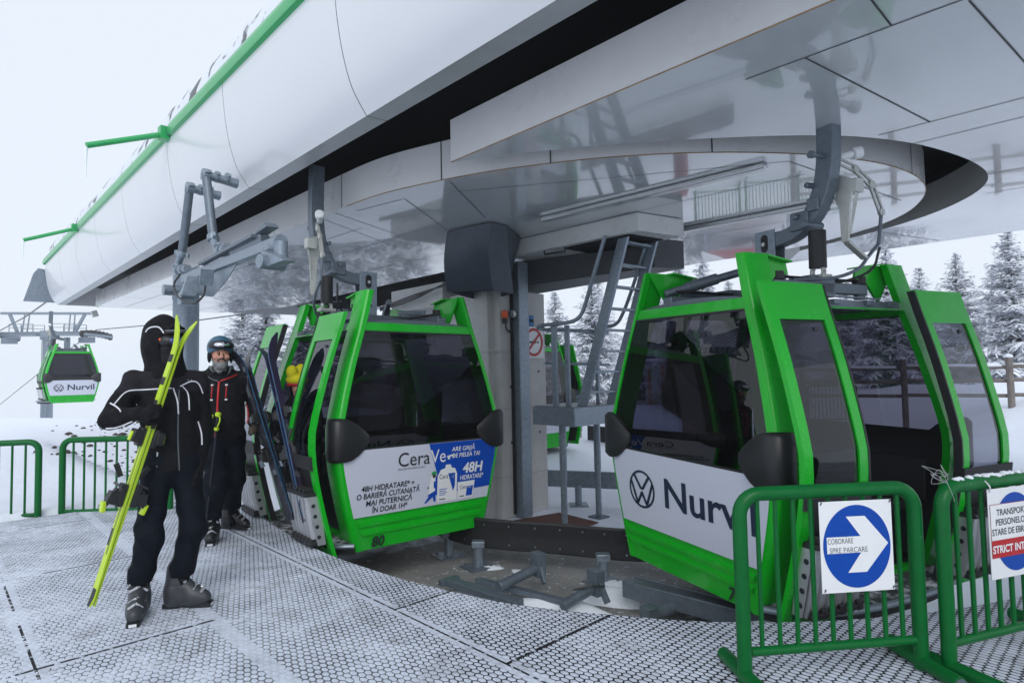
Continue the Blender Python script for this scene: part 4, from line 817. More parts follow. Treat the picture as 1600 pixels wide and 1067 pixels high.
for x, y in ((.02, .98), (.97, .98), (.97, .03), (.03, .03)): m.tube([Fs(x - .005, y - .012, .004), Fs(x + .01, y + .012, .006), Fs(x + .02, y + .02, -.02)], .0025, 6)
wbuild(m, 'wire_tie', 'ink', s1)
F2 = sign_frame(P2, .262, .64, .405, .835, -.042)
s2 = thing('notice_sign', 'white notice board with red band over a blue disc on the right barrier', 'sign', tuple(P2(.45, .40, -.04)))
plate(F2, 'white', s2)
m = MB(); m.add([F2(.5 + .42 * math.cos(6.28319 * i / n), .5 + .44 * math.sin(6.28319 * i / n), .001) for i in range(n)], [tuple(range(n))]); wbuild(m, 'blue_disc', 'blue', s2, smooth=0)
m = MB(); m.add(signquad(F2, .02, .985, .235, .83, .002), [(0, 1, 2, 3)]); wbuild(m, 'paper', 'white', s2, smooth=0)
m = MB()
for q in ((.02, .985, .823, .83), (.02, .027, .235, .83), (.978, .985, .235, .83)): m.add(signquad(F2, *q, .0025), [(0, 1, 2, 3)])
wbuild(m, 'paper_border', 'dark_red', s2, smooth=0)
m = MB(); m.add(signquad(F2, .02, .985, .235, .43, .003), [(0, 1, 2, 3)]); wbuild(m, 'red_band', 'red', s2, smooth=0)
m = MB()
for i, (tx, w) in enumerate((('TRANSPORTUL', .72), ('PERSONELOR \u00ceN', .76), ('STARE DE EBRIETATE', .92))): text_on(m, tx, lambda x, y: F2(x, y, .003), .50, .70 - .108 * i, .10, width=w, bold=.012)
wbuild(m, 'notice_text', 'ink', s2, smooth=0)
m = MB(); text_on(m, 'STRICT INTERZIS!', lambda x, y: F2(x, y, .004), .50, .29, .115, width=.93, bold=.03); wbuild(m, 'band_text', 'white', s2, smooth=0)
m = MB(); m.tube(spline([F2(.03, .97, .004), F2(.0, 1.05, .01), F2(.05, 1.12, -.05), F2(.03, 1.06, -.09)], 4), .003, 6); m.tube([F2(.03, .03, .004), F2(.05, -.0, -.02)], .0025, 6); wbuild(m, 'wire_tie', 'white', s2)

# ================================================================== GUIDE RAILS
gr_ = thing('guide_rail', 'curved black guide rail on steel posts between the two near cabins', 'guide rail', (0.43, 5.98, -.5))
GP = spline([(-3.3, 9.3, -.17), (-2.0, 8.05, -.17), (-1.05, 7.0, -.17), (-.42, 6.32, -.17), (.43, 5.98, -.17), (1.12, 5.72, -.17), (1.75, 5.80, -.17), (2.5, 6.05, -.17), (3.1, 6.7, -.17), (3.4, 7.6, -.17)], 7)
m = MB(); rows = []
for i, p in enumerate(GP):
    d = (GP[min(i + 1, len(GP) - 1)] - GP[max(i - 1, 0)]).normalized(); nrm = Vector((d.y, -d.x, 0))
    rows.append([p + nrm * a + Vector((0, 0, z)) for a, z in ((-.02, -.145), (.012, -.145), (.02, -.13), (.008, -.02), (.008, .02), (.02, .13), (.012, .145), (-.02, .145))])
m.loft(rows); wbuild(m, 'rubber_face', 'rubber', gr_, smooth=30)
m = MB()
for i in range(2, len(GP) - 2, 2):
    p = GP[i]; d = (GP[i + 1] - GP[i - 1]).normalized(); nrm = Vector((d.y, -d.x, 0))
    for z in (-.09, .09): m.cyl(p + nrm * .008 + Vector((0, 0, z)), p + nrm * .021 + Vector((0, 0, z)), .009, 8)
wbuild(m, 'bolt', 'steel', gr_)
m = MB(); m.loft([[r[0] + (r[0] - r[1]) * k + Vector((0, 0, z)) for k, z in ((.05, .0), (.5, .0), (.5, .28), (.05, .28))] for r in rows]); wbuild(m, 'back_plate', 'galv', gr_, smooth=30)
for x, y in ((-.38, 6.23), (.80, 5.72), (-.72, 6.62), (2.3, 6.0), (-1.5, 7.5)):
    m = MB(); m.cyl((x, y, -.5), (x, y, -.24), .048, 18); wbuild(m, 'post', 'galv', gr_)
    m = MB(); m.box((x, y, -.27), (.13, .10, .07)); wbuild(m, 'clamp', 'galv', gr_, bevel=.01)
    m = MB(); m.box((x, y, -.492), (.30, .26, .016), rz=.6)
    for a in (.6, 2.17, 3.74, 5.31): m.cyl((x + .13 * math.cos(a + .75), y + .13 * math.sin(a + .75), -.485), (x + .13 * math.cos(a + .75), y + .13 * math.sin(a + .75), -.46), .014, 8)
    wbuild(m, 'base_plate', 'galv_dark', gr_)
g2 = thing('steel_guide_beam', 'galvanized steel guide beam on a stub post behind the column', 'guide rail', (.9, 8.9, -.5))
m = MB(); m.bar((.30, 9.25, -.14), (1.9, 8.72, -.14), .05, .24); wbuild(m, 'beam', 'galv', g2, bevel=.01)
m = MB(); m.cyl((.92, 8.95, -.5), (.92, 8.95, -.2), .05, 14); m.box((.92, 8.95, -.49), (.26, .26, .02)); wbuild(m, 'post', 'galv', g2)
g3 = thing('far_guide_rail', 'black guide rail on the far platform edge behind the ladder', 'guide rail', (2.4, 14.0, -.5))
m = MB(); m.bar((1.75, 14.5, -.06), (4.5, 11.9, -.10), .05, .42); wbuild(m, 'rubber_face', 'rubber', g3, bevel=.01)
m = MB()
for t_ in (.1, .5, .9): p = Vector((1.75, 14.5, 0)).lerp(Vector((4.5, 11.9, 0)), t_) + Vector((.09, .09, 0)); m.cyl(p + Vector((0, 0, -.6)), p + Vector((0, 0, .1)), .05, 12)
wbuild(m, 'posts', 'galv', g3)
m = MB(); m.bar((1.0, 14.6, -.42), (4.8, 11.2, -.42), 1.1, .12); tag(m.build('far_walkway', 'snow', bevel=.02), kind='structure')

# loose steelwork lying on the concrete beside the deck
k1 = thing('steel_bracket', 'galvanized bracket with a short pipe arm lying in snow at the deck edge', 'bracket', (-.1, 5.05, -.45), group='loose brackets by the deck edge')
m = MB(); m.bar((-.60, 5.42, -.36), (.02, 4.86, -.36), .10, .055); m.bar((-.52, 5.50, -.36), (-.66, 5.36, -.36), .06, .05); wbuild(m, 'angle_bar', 'galv_dark', k1, bevel=.004)
m = MB(); m.bar((-.35, 5.52, -.39), (.40, 4.95, -.39), .07, .04); wbuild(m, 'back_bar', 'galv_dark', k1, bevel=.004)
m = MB(); m.cyl((-.14, 5.18, -.33), (.16, 5.42, -.27), .042, 18); m.cyl((-.155, 5.17, -.333), (-.14, 5.18, -.33), .05, 18); m.box((.19, 5.46, -.24), (.09, .12, .20), rz=.6); m.bar((.19, 5.46, -.20), (.24, 5.36, -.38), .03, .05); wbuild(m, 'pipe_arm', 'galv_dark', k1, bevel=.003)
k2 = thing('steel_bracket', 'galvanized bracket partly buried in snow, nearest the arrow sign end', 'bracket', (.55, 4.95, -.45), group='loose brackets by the deck edge')
m = MB(); m.cyl((.35, 4.80, -.36), (.60, 5.00, -.30), .042, 18); m.box((.64, 5.03, -.26), (.09, .12, .20), rz=.6); m.bar((.64, 5.03, -.2), (.72, 4.95, -.4), .03, .05); wbuild(m, 'pipe_arm', 'galv_dark', k2, bevel=.003)
m = MB(); m.tube(spline([(.45, 4.92, -.28), (.58, 4.90, -.25), (.70, 4.96, -.27)], 4), .008, 6); wbuild(m, 'cable_loop', 'cable', k2)
k3 = thing('steel_beam', 'thick galvanized box beam lying half under the right cabin', 'beam', (1.2, 4.7, -.45))
m = MB(); m.bar((.88, 5.02, -.30), (1.75, 4.22, -.30), .11, .13); m.bar((.96, 5.06, -.235), (1.80, 4.30, -.235), .02, .02); wbuild(m, 'box', 'galv_dark', k3, bevel=.006)
m = MB(); m.cyl((1.0, 4.60, -.36), (1.3, 4.78, -.34), .045, 16); m.box((.97, 4.58, -.345), (.10, .10, .11), rz=.5); wbuild(m, 'spigot', 'galv_dark', k3, bevel=.005)
m = MB(); m.prism([(-.05, 8.02, -.485), (.62, 7.50, -.485), (1.05, 7.85, -.485), (.60, 8.42, -.485)], (0, 0, .012)); tag(m.build('rusty_plate', 'rustplate'), 'rust brown flat plate on the ground beside the column foot', 'plate')
# drifts of snow over the brackets
dr = MB()
for cx, cy, rx, ry, h, rz in ((-.22, 5.17, .55, .17, .11, -.72), (.35, 5.05, .55, .22, .11, -.4), (.85, 5.30, .45, .17, .10, -.3), (1.9, 4.75, .7, .2, .09, -.7), (.10, 6.05, .2, .07, .02, -.4), (-.25, 6.20, .14, .07, .025, 0), (.75, 7.4, .28, .12, .03, -.5), (.9, 5.65, .22, .12, .03, .2), (2.0, 3.95, .6, .2, .06, .1), (-.55, 5.28, .16, .1, .03, -.7)):
    rows = []
    for i in range(7):
        q = i / 6; rows.append([(cx + math.cos(rz) * rx * q * math.cos(a) * (1 + .18 * math.sin(3 * a + cx * 9)) - math.sin(rz) * ry * q * math.sin(a), cy + math.sin(rz) * rx * q * math.cos(a) + math.cos(rz) * ry * q * math.sin(a) * (1 + .2 * math.sin(2 * a + cx * 5)), (-.503 if cy > 4.2 else -.2) + h * (1 - q * q) + .0) for a in np.linspace(0, 2 * math.pi, 21)[:-1]])
    dr.grid(rows, closed=True)
tag(dr.build('snow_drift', 'snow_fine', smooth=180), 'small drifts of snow on the concrete floor', 'snow', kind='stuff')

# ================================================================== ACCESS LADDER WITH LANDING
la = thing('access_ladder', 'galvanized steel ladder with handrails and landing rising to the hatch', 'ladder', (.8, 7.9, -.5))
B0 = Vector((.80, 7.56, .82)); T0 = Vector((1.335, 6.98, 3.05)); OF = Vector((.41, .34, 0))
for o in (Vector((0, 0, 0)), OF):
    m = MB(); m.bar(B0 + o, T0 + o, .135, .04, up=tuple(OF)); wbuild(m, 'stringer', 'galv', la, bevel=.004)
for i in range(9):
    t_ = .05 + i * .112; m = MB(); p = B0.lerp(T0, t_); m.bar(p, p + OF, .085, .028); wbuild(m, 'rung', 'galv', la, bevel=.004)
m = MB(); m.tube(spline([(1.10, 6.98, 3.0), (.99, 7.12, 2.62), (.88, 7.28, 2.22), (.80, 7.33, 2.08), (.66, 7.38, 2.03), (.42, 7.50, 2.02), (.33, 7.60, 2.00), (.42, 7.74, 1.98), (.85, 7.95, 1.97), (1.30, 8.25, 1.95)], 6), .024, 10); wbuild(m, 'handrail', 'galv', la, smooth=60)
m = MB(); m.tube(spline([(1.66, 7.34, 3.0), (1.52, 7.52, 2.5), (1.40, 7.66, 2.15), (1.30, 7.72, 2.02), (1.08, 7.85, 2.0)], 6), .022, 10); wbuild(m, 'handrail', 'galv', la, smooth=60)
m = MB(); m.tube([(.40, 7.56, 1.55), (1.30, 8.25, 1.52)], .018, 8); wbuild(m, 'knee_rail', 'galv', la)
for x, y, w_ in ((.52, 7.48, .075), (.69, 7.62, .06), (1.12, 8.05, .05)):
    m = MB(); m.bar((x, y, .80), (x, y, 2.02), w_, .04, up=(.72, .69, 0)); wbuild(m, 'upright', 'galv', la, bevel=.004)
U = -EX; c0 = Vector((.86, 7.86, 0))
m = MB(); m.prism([c0 - U * .55 - AX * .36 + Vector((0, 0, .98)), c0 + U * .5 - AX * .36 + Vector((0, 0, .98)), c0 + U * .5 + AX * .3 + Vector((0, 0, .98)), c0 - U * .55 + AX * .3 + Vector((0, 0, .98))], (0, 0, .04)); wbuild(m, 'landing', 'galv_dark', la, bevel=.004)
m = MB(); m.bar(c0 - U * .56 - AX * .37 + Vector((0, 0, .90)), c0 + U * .51 - AX * .37 + Vector((0, 0, .90)), .02, .22); m.bar(c0 - U * .56 - AX * .37 + Vector((0, 0, .90)), c0 - U * .56 + AX * .3 + Vector((0, 0, .90)), .02, .22); wbuild(m, 'toe_board', 'galv', la, bevel=.003)
for x, y in ((.61, 7.68), (1.11, 8.21)):
    m = MB(); m.tube([(x, y, -.5), (x, y, .12), (x, y, .12), (x, y, .95)], [.040, .040, .046, .046], 14); wbuild(m, 'leg', 'galv', la)
    m = MB(); m.box((x, y, -.49), (.2, .2, .02), rz=.7); wbuild(m, 'leg_plate', 'galv_dark', la)

# ================================================================== TUBE BRACKET ON THE HULL
tb = thing('tube_bracket', 'galvanized pipe bracket with clamps and sensor beam below the white hull', 'bracket', tuple(W(6.3, -1.95, 2.3)))
def tubepart(name, pts, r, mt='galv'): m = MB(); m.tube(pts, r, 14); return wbuild(m, name, mt, tb, smooth=50)
def coupler(p, d, r=.055, L=.06):
    m = MB(); p = Vector(p); d = Vector(d).normalized(); m.cyl(p - d * L / 2, p + d * L / 2, r, 16); s_ = d.cross(Vector((.3, .5, .8))).normalized(); m.bar(p - s_ * (r + .03), p + s_ * (r + .03), .03, L * .8, up=tuple(d)); wbuild(m, 'clamp', 'galv', tb, bevel=.005)
t1a, t1b, t1c = W(6.38, -1.95, 3.46), W(6.16, -1.95, 2.79), W(6.02, -1.95, 2.63)
t2a, t2b, t2c = W(6.90, -1.95, 3.45), W(7.16, -1.95, 2.79), W(7.38, -1.95, 2.64)
for a, b, c in ((t1a, t1b, t1c), (t2a, t2b, t2c)):
    tubepart('riser', [a, a.lerp(b, .5), b], .042, 'galv_dark'); tubepart('lower_riser', [b, c], .036)
    coupler(b, b - a); coupler(a, EX, .06, .07)
    q = a - EX * .30 - Vector((0, 0, .03)); tubepart('wall_stub', [a, a - EX * .18 - Vector((0, 0, .02)), q], [.043, .043, .05]); coupler(a - EX * .10, EX, .058, .03); coupler(a - EX * .2, EX, .062, .03)
BL, BR = W(7.05, -1.95, 2.50), W(4.72, -1.95, 2.49)
tubepart('cross_pipe', [t1c, W(5.75, -1.95, 2.62)], .042); coupler(W(5.92, -1.95, 2.63), AX, .06, .05); coupler(W(5.80, -1.95, 2.62), AX, .06, .05)
tubepart('cross_pipe', [t2c, W(6.95, -1.95, 2.60)], .042); coupler(W(7.25, -1.95, 2.62), AX, .06, .05); coupler(W(7.1, -1.95, 2.61), AX, .06, .05)
m = MB(); m.bar(BL, BR, .085, .085); wbuild(m, 'beam', 'galv', tb, bevel=.006)
m = MB(); m.prism([W(6.9, -1.95, 2.45), W(5.5, -1.95, 2.45), W(5.8, -1.95, 2.32), W(6.15, -1.95, 2.22), W(6.6, -1.95, 2.28)], tuple(EX * .012)); m.prism([W(6.5, -1.95, 2.45), W(6.46, -1.95, 2.45), W(6.3, -1.85, 2.24), W(6.36, -1.85, 2.24)], tuple(EX * .14)); m.prism([W(6.0, -1.9, 2.45), W(5.96, -1.9, 2.45), W(6.0, -1.9, 2.3)], tuple(EX * .12)); wbuild(m, 'gusset', 'galv', tb, bevel=.003)
m = MB(); m.cyl(W(6.95, -1.90, 2.36), W(6.95, -1.72, 2.36), .055, 16); wbuild(m, 'sensor', 'galv', tb); m = MB(); m.box(tuple(W(6.62, -1.86, 2.24)), (.16, .12, .12), rz=.8); m.cyl(W(6.45, -1.86, 2.25), W(6.45, -1.74, 2.25), .04, 14); wbuild(m, 'sensor_box', 'galv', tb, bevel=.006)
m = MB(); m.tube(spline([W(6.85, -1.85, 2.52), W(6.8, -1.78, 2.40), W(6.5, -1.74, 2.24), W(6.1, -1.75, 2.14), W(5.95, -1.8, 2.2), W(6.05, -1.85, 2.34)], 6), .010, 8); m.tube(spline([t2a, W(7.05, -2.0, 3.2), W(7.2, -2.0, 2.95), W(7.24, -1.95, 2.72)], 5), .009, 6); wbuild(m, 'cable', 'cable', tb)
m = MB(); m.cyl(BR + Vector((0, 0, .0)), BR - AX * .12, .06, 18); m.cyl(W(4.60, -1.95, 2.49), W(4.60, -1.95, 2.34), .05, 16); m.cyl(W(4.62, -1.98, 2.32), W(4.60, -1.78, 2.32), .055, 16); m.prism([W(4.66, -1.92, 2.42), W(4.66, -1.92, 2.28), W(4.25, -1.92, 2.28)], tuple(EX * .10)); wbuild(m, 'end_bearing', 'galv', tb, bevel=.004)
m = MB(); m.bar(W(6.35, -1.9, 2.56), W(5.0, -1.9, 2.6), .06, .03); m.cyl(W(5.6, -1.95, 2.56), W(4.9, -1.95, 2.56), .045, 14); m.prism([W(4.95, -1.98, 2.60), W(4.7, -1.98, 2.62), W(4.78, -1.98, 2.67)], tuple(EX * .1)); wbuild(m, 'top_gear', 'galv_dark', tb, bevel=.004)

# ================================================================== LIFT TOWER AND ROPES
tw = thing('lift_tower', 'grey steel lift tower with cross arm and sheave wheels behind the far cabin', 'tower', (-25.85, 34.0, -1.3))
TD = Vector((1, .12, 0)).normalized(); TN = Vector((-TD.y, TD.x, 0)); Tc = Vector((-25.9, 34.0, 0))
def TP(x, z, y=0): return Tc + TD * x + TN * y + Vector((0, 0, z))
m = MB(); m.tube([TP(0, -1.6), TP(0, 4.0)], [.27, .24], 20); wbuild(m, 'mast', 'galv', tw)
m = MB()
for z in np.arange(-1.0, 1.6, .28): m.bar(TP(-.12, z, -.34), TP(.12, z, -.34), .03, .03)
for x in (-.12, .12): m.bar(TP(x, -1.1, -.34), TP(x, 3.9, -.34), .03, .03)
wbuild(m, 'climbing_ladder', 'galv', tw)
m = MB(); m.bar(TP(-2.5, 4.1), TP(2.5, 4.1), .26, .2); m.bar(TP(-.3, 4.0), TP(.3, 4.0), .5, .5); wbuild(m, 'cross_arm', 'galv', tw, bevel=.01)
m = MB(); m.bar(TP(-2.45, 5.25), TP(2.3, 5.2), .12, .14); 
for x0, x1 in ((-2.0, -1.6), (1.4, 1.9)): m.bar(TP(x0 if x0 < 0 else x1, 5.2), TP(x1 if x0 < 0 else x0, 4.2), .12, .14)
for x in (-1.35, -1.1, 1.05, 1.3): m.bar(TP(x, 4.15), TP(x * .98 + .1, 5.25), .05, .05)
wbuild(m, 'lifting_frame', 'galv', tw)
m = MB()
for sx in (-1, 1):
    for y in (-.5, .5):
        m.bar(TP(sx * .5, 4.6, y), TP(sx * 1.7, 4.6, y), .03, .03); m.bar(TP(sx * .5, 4.4, y), TP(sx * 1.7, 4.4, y), .03, .03)
        for x in (.5, 1.1, 1.7): m.bar(TP(sx * x, 4.1, y), TP(sx * x, 4.6, y), .03, .03)
    m.bar(TP(sx * .4, 4.0, 0), TP(sx * 2.2, 4.0, 0), 1.0, .05)
wbuild(m, 'walkway', 'galv', tw)
for sx in (-1, 1):
    m = MB()
    for k, y in enumerate((-1.35, -.95, -.55, -.15, .25, .65, 1.05, 1.45)): m.cyl(TP(sx * 2.5 - .06, 4.05 - .045 * abs(y) * abs(y), y), TP(sx * 2.5 + .06, 4.05 - .045 * y * y, y), .19, 16)
    wbuild(m, 'sheave_wheels', 'rubber', tw)
    m = MB(); m.bar(TP(sx * 2.5 + .1, 3.95, -1.4), TP(sx * 2.5 + .1, 3.95, 1.5), .05, .16); m.bar(TP(sx * 2.3, 3.7, -.2), TP(sx * 1.7, 3.7, .2), .5, .3); wbuild(m, 'sheave_frame', 'galv', tw)
m = MB(); q = TP(-2.5, 4.28); e1 = W(20.2, -2.9, 4.2); m.tube([e1, q.lerp(e1, .5) - Vector((0, 0, .12)), q, q + (q - e1) * .3 + Vector((0, 0, -1.2)), q + (q - e1) * 3.5 + Vector((0, 0, -16))], .026, 6); tag(m.build('haul_rope', 'rope'), 'steel haul rope from the station to the tower sheaves on the side nearest us', 'rope', 'haul ropes of the lift')
m = MB(); q = TP(2.5, 4.28); e1 = W(17.2, -9.2, 3.75); m.tube([e1, q.lerp(e1, .5) - Vector((0, 0, .12)), q, q + (q - e1) * .3 + Vector((0, 0, -1.4)), q + (q - e1) * 3.5 + Vector((0, 0, -18))], .026, 6); tag(m.build('haul_rope', 'rope'), 'steel haul rope crossing behind the round pillar to the tower', 'rope', 'haul ropes of the lift')

# ================================================================== TREES
def spruce_mesh(seed, H):
    rng = random.Random(seed); tr = MB(); tr.tube([(0, 0, -.6), (.02, .01, H * .3), (0, .02, H * .7), (.01, 0, H * .99)], [.028 * H, .022 * H, .011 * H, .003 * H], 8)
    cr = MB(); fr = []
    def spray(p, d, L, w, up):
        # a twig: narrow tapering double blade, drooping; white hoar frost above, needles showing below
        sd = d.cross(up).normalized(); n = 4; drop = rng.uniform(.05, .28) * L
        a = []
        for i in range(n + 1):
            q = i / n; c = p + d * L * q - Vector((0, 0, drop * q * q)); ww = w * (1 - q * .75) * rng.uniform(.5, 1.2)
            a.append((c + sd * ww, c + Vector((0, 0, ww * .35)), c - sd * ww))
        for i in range(n):
            o = len(cr.v)
            cr.cur = 1 if rng.random() < .14 else 0
            cr.add([*a[i], *a[i + 1]], [(0, 1, 4, 3), (1, 2, 5, 4)])
    z = H * .06; k = 0
    while z < H * .985:
        q = z / H; R_ = H * .30 * (1 - q) ** .8 * (1 if q > .12 else .75) + .05; nb = int(6 + 7 * (1 - q)); ph = rng.uniform(0, 6.28)
        for b in range(nb):
            if rng.random() < .10: continue
            az = ph + 6.283 * b / nb + rng.uniform(-.3, .3); L = R_ * rng.uniform(.55, 1.22); pitch = (.35 - .75 * (1 - q)) + rng.uniform(-.18, .18)
            d = Vector((math.cos(az) * math.cos(pitch), math.sin(az) * math.cos(pitch), math.sin(pitch)))
            p0 = Vector((0, 0, z + rng.uniform(-.05, .05) * H * .3)); ns = max(4, int(L / (H * .0115)))
            tr.tube([p0, p0 + d * L * .5, p0 + d * L * .95 + Vector((0, 0, L * .06))], [.003 * H * (1 - q) + .006, .002 * H * (1 - q) + .004, .002], 4, cap=False)
            for i in range(ns):
                t_ = (i + .6) / ns; c = p0 + d * L * t_ + Vector((0, 0, L * .09 * t_ * t_ + rng.uniform(-.01, .02) * H))
                sdv = d.cross(Vector((0, 0, 1))).normalized()
                for sgn in (-1, 1):
                    dd = (d * rng.uniform(.4, .9) + sdv * sgn * rng.uniform(.45, 1.0) + Vector((0, 0, rng.uniform(-.35, .25)))).normalized()
                    spray(c, dd, L * rng.uniform(.16, .36) * (1.15 - t_ * .6) + .02 * H * .5, H * rng.uniform(.008, .017), Vector((0, 0, 1)))
            spray(p0 + d * L * .9, d, L * .22, H * .009, Vector((0, 0, 1)))
        z += H * (.020 + .017 * (1 - q)) * rng.uniform(.8, 1.25)
    return tr, cr
MT['frost'] = mat('hoar_frost', (0.84, 0.865, 0.92), 0.85, var=.14, vscale=2.5, spec=.15)
MT['needle'] = mat('frosted_needles', (0.40, 0.43, 0.48), 0.85, var=.35, vscale=3, spec=.15)
PROTO = []
for k, (sd, H) in enumerate(((3, 7.0), (8, 6.0), (15, 8.0), (23, 6.5))):
    tr, cr = spruce_mesh(sd, H); PROTO.append((tr, cr, H))
TREES = [  # x, y, top z, prototype, label
    (18.1, 22.0, 6.35, 2, 'tall frosted spruce at the right, the highest above the fence'), (18.0, 24.5, 5.9, 1, 'frosted spruce just left of the tallest one at the right'), (21.8, 27.5, 5.7, 3, 'snow-laden spruce half behind the tallest one at the right'), (12.1, 19.5, 5.3, 3, 'dark-trunked frosted spruce seen through the open doors of the big cabin'),
    (15.2, 26.0, 4.6, 0, 'small frosted spruce showing between the right cabin and the tall spruces'), (20.6, 21.0, 5.0, 0, 'frosted spruce at the right edge of the picture'), (9.1, 22.0, 4.4, 1, 'frosted spruce seen through the near door pane of the big cabin'), (10.9, 24.5, 5.6, 2, 'frosted spruce above the roof of the big cabin'),
    (7.6, 24.0, 5.8, 0, 'frosted spruce behind the roof gear of the big cabin'), (6.1, 22.0, 5.4, 3, 'frosted spruce right of the ladder top'), (4.6, 20.5, 5.0, 2, 'frosted spruce seen between the ladder stringers'), (2.6, 19.5, 4.4, 1, 'lower frosted spruce between the column and the ladder'), (3.4, 24, 4.6, 0, 'farther frosted spruce between the column and the ladder'),
    (13.8, 25.0, 5.0, 1, 'broad frosted spruce between the big cabin and the small right-hand spruce'), (16.6, 28.5, 5.6, 2, 'far pale spruce showing between the two spruces left of the tallest'), (20.2, 30.0, 6.2, 0, 'far pale spruce close behind the tallest one at the right'), (25.0, 28.5, 6.3, 2, 'far pale spruce in the back row at the right edge'),
    (10.4, 29.0, 5.6, 3, 'far pale spruce behind the roof of the big cabin'), (6.9, 29.0, 6.0, 2, 'far pale spruce in the back row above the left end of the big cabin'), (4.0, 28.0, 5.6, 3, 'far pale spruce in the back row seen past the ladder'), (1.9, 26.5, 4.9, 0, 'far pale spruce nearest the concrete column'),
    (-10.4, 23.5, 4.9, 2, 'frosted spruce left of the number 80 cabin, above the blue helmet'), (-8.9, 22.0, 4.7, 0, 'frosted spruce right above the bearded man'), (-7.6, 23.0, 5.0, 3, 'frosted spruce behind the left door of the number 80 cabin'), (-6.2, 24.0, 5.2, 1, 'frosted spruce seen through the open doors of the number 80 cabin'), (-4.3, 25, 5.0, 2, 'frosted spruce hidden mostly by the roof of the number 80 cabin')]
tr_me = []
for tr, cr, H in PROTO: tr_me.append(None)
for i, (x, y, zt, k, lab) in enumerate(TREES):
    tr, cr, H = PROTO[k]; zb = ground_h(x, y) - .1; sc = (zt - zb) / H
    t = thing('spruce_tree', lab, 'tree', (x, y, zb), random.Random(i).uniform(0, 6.28), 'frosted spruces round the station'); t.scale = (sc, sc, sc)
    if tr_me[k] is None:
        a = tr.build('trunk', 'bark', t, smooth=60); b = cr.build('crown', ['frost', 'needle'], t, smooth=0); tr_me[k] = (a, b)
    else:
        for o in tr_me[k]: c = o.copy(); COL.objects.link(c); c.parent = t

# ================================================================== RAIL FENCE, HUT, FAR BARRIERS, STONES
fn = thing('rail_fence', 'weathered wooden rail fence on the snow bank before the spruces', 'fence', (9.8, 12.6, .3))
fx = [(6.4, 13.6), (8.2, 12.9), (9.9, 12.25), (11.6, 11.6), (13.4, 11.0)]
for (xa, ya), (xb, yb) in zip(fx, fx[1:]):
    for zo in (.45, .75, 1.02):
        m = MB(); za = .38; m.tube([(xa, ya, za + zo - .05 + .02), (xb, yb, za + zo - .05)], .038, 8); wbuild(m, 'rail', 'wood', fn)
for x, y in fx:
    m = MB(); m.tube([(x, y - .07, -.3), (x + .01, y - .07, .9), (x, y - .07, 1.55)], .06, 8); wbuild(m, 'post', 'wood', fn)
    m = MB(); blob(m, (x, y - .07, 1.57), .075); wbuild(m, 'post_snow', 'snow_fine', fn)
m = MB()
for (xa, ya), (xb, yb) in zip(fx, fx[1:]): m.tube([(xa + .1, ya, 1.40), ((xa + xb) / 2, (ya + yb) / 2, 1.40), (xb - .1, yb, 1.39)], [.03, .038, .03], 6)
wbuild(m, 'rail_snow', 'snow_fine', fn)
ht = thing('operator_hut', 'small white operator hut with snowy roof and yellow corner trim', 'hut', (4.5, 20.5, -.45), -.5)
m = MB(); m.box((0, 0, 1.05), (1.5, 1.5, 2.1)); m.build('walls', 'hut', ht)
m = MB(); m.box((0, 0, 2.18), (1.8, 1.8, .12)); m.build('roof', 'snow_fine', ht, bevel=.04)
m = MB(); m.box((-.2, -.755, 1.3), (.7, .02, .8)); m.build('window', 'glass_dark', ht)
m = MB(); m.box((.73, -.74, 1.0), (.06, .06, 2.0)); m.box((.3, -.76, .95), (.05, .02, 1.9)); m.build('corner_trim', 'orange', ht)
for i, (x, y, lab) in enumerate(((5.0, 16.2, 'leftmost far green barrier seen through the big cabin'), (6.25, 15.9, 'second far green barrier, middle of the row behind the big cabin'), (7.5, 15.6, 'rightmost far green barrier behind the big cabin'))):
    barrier((x, y), (x + 1.1, y - .25), ground_h(x + .5, y) - .03, 1.0, lab, nb=12)
rs = thing('red_canopy', 'dark red canvas shelter on posts with snow on its roof', 'shelter', (7.6, 19.5, -.4), -.35)
m = MB(); m.prism([(-1.3, -1, 1.7), (1.3, -1, 1.7), (0, -1, 2.25)], (0, 2, 0)); m.build('canvas', 'dark_red', rs)
m = MB(); m.prism([(-1.35, -1.05, 1.72), (-1.25, -1.05, 1.72), (.0, -1.05, 2.26), (1.25, -1.05, 1.72), (1.35, -1.05, 1.72), (0, -1.05, 2.36)], (0, 2.1, 0)); m.build('roof_snow', 'snow_fine', rs)
m = MB(); 
for x in (-1.2, 1.2):
    for y in (-.9, .9): m.cyl((x, y, 0), (x, y, 1.75), .04, 8)
m.build('frame', 'galv', rs)
pm = MB(); pm.tube([(3.9, 13.6, -.5), (3.9, 13.6, .9), (3.9, 13.6, 1.05)], [.16, .16, .12], 14); tag(pm.build('padded_post', 'dark_red'), 'short red padded post in the snow beyond the big cabin', 'post')
stn = MB(); rng = random.Random(4)
for i in range(420):
    y = rng.uniform(11.5, 19.0); x = -rng.uniform(.50, .66) * y + rng.gauss(0, .35); 
    if rng.random() < .35: x -= rng.uniform(0, 1.5)
    r = abs(rng.gauss(.02, .025)) + .008; z = ground_h(x, y); blob(stn, (x, y, z + r * .1), r, 5)
tag(stn.build('scattered_stones', 'bark', smooth=0), 'dark stones and stubble showing through the snow behind the left barrier', 'stones', kind='stuff')

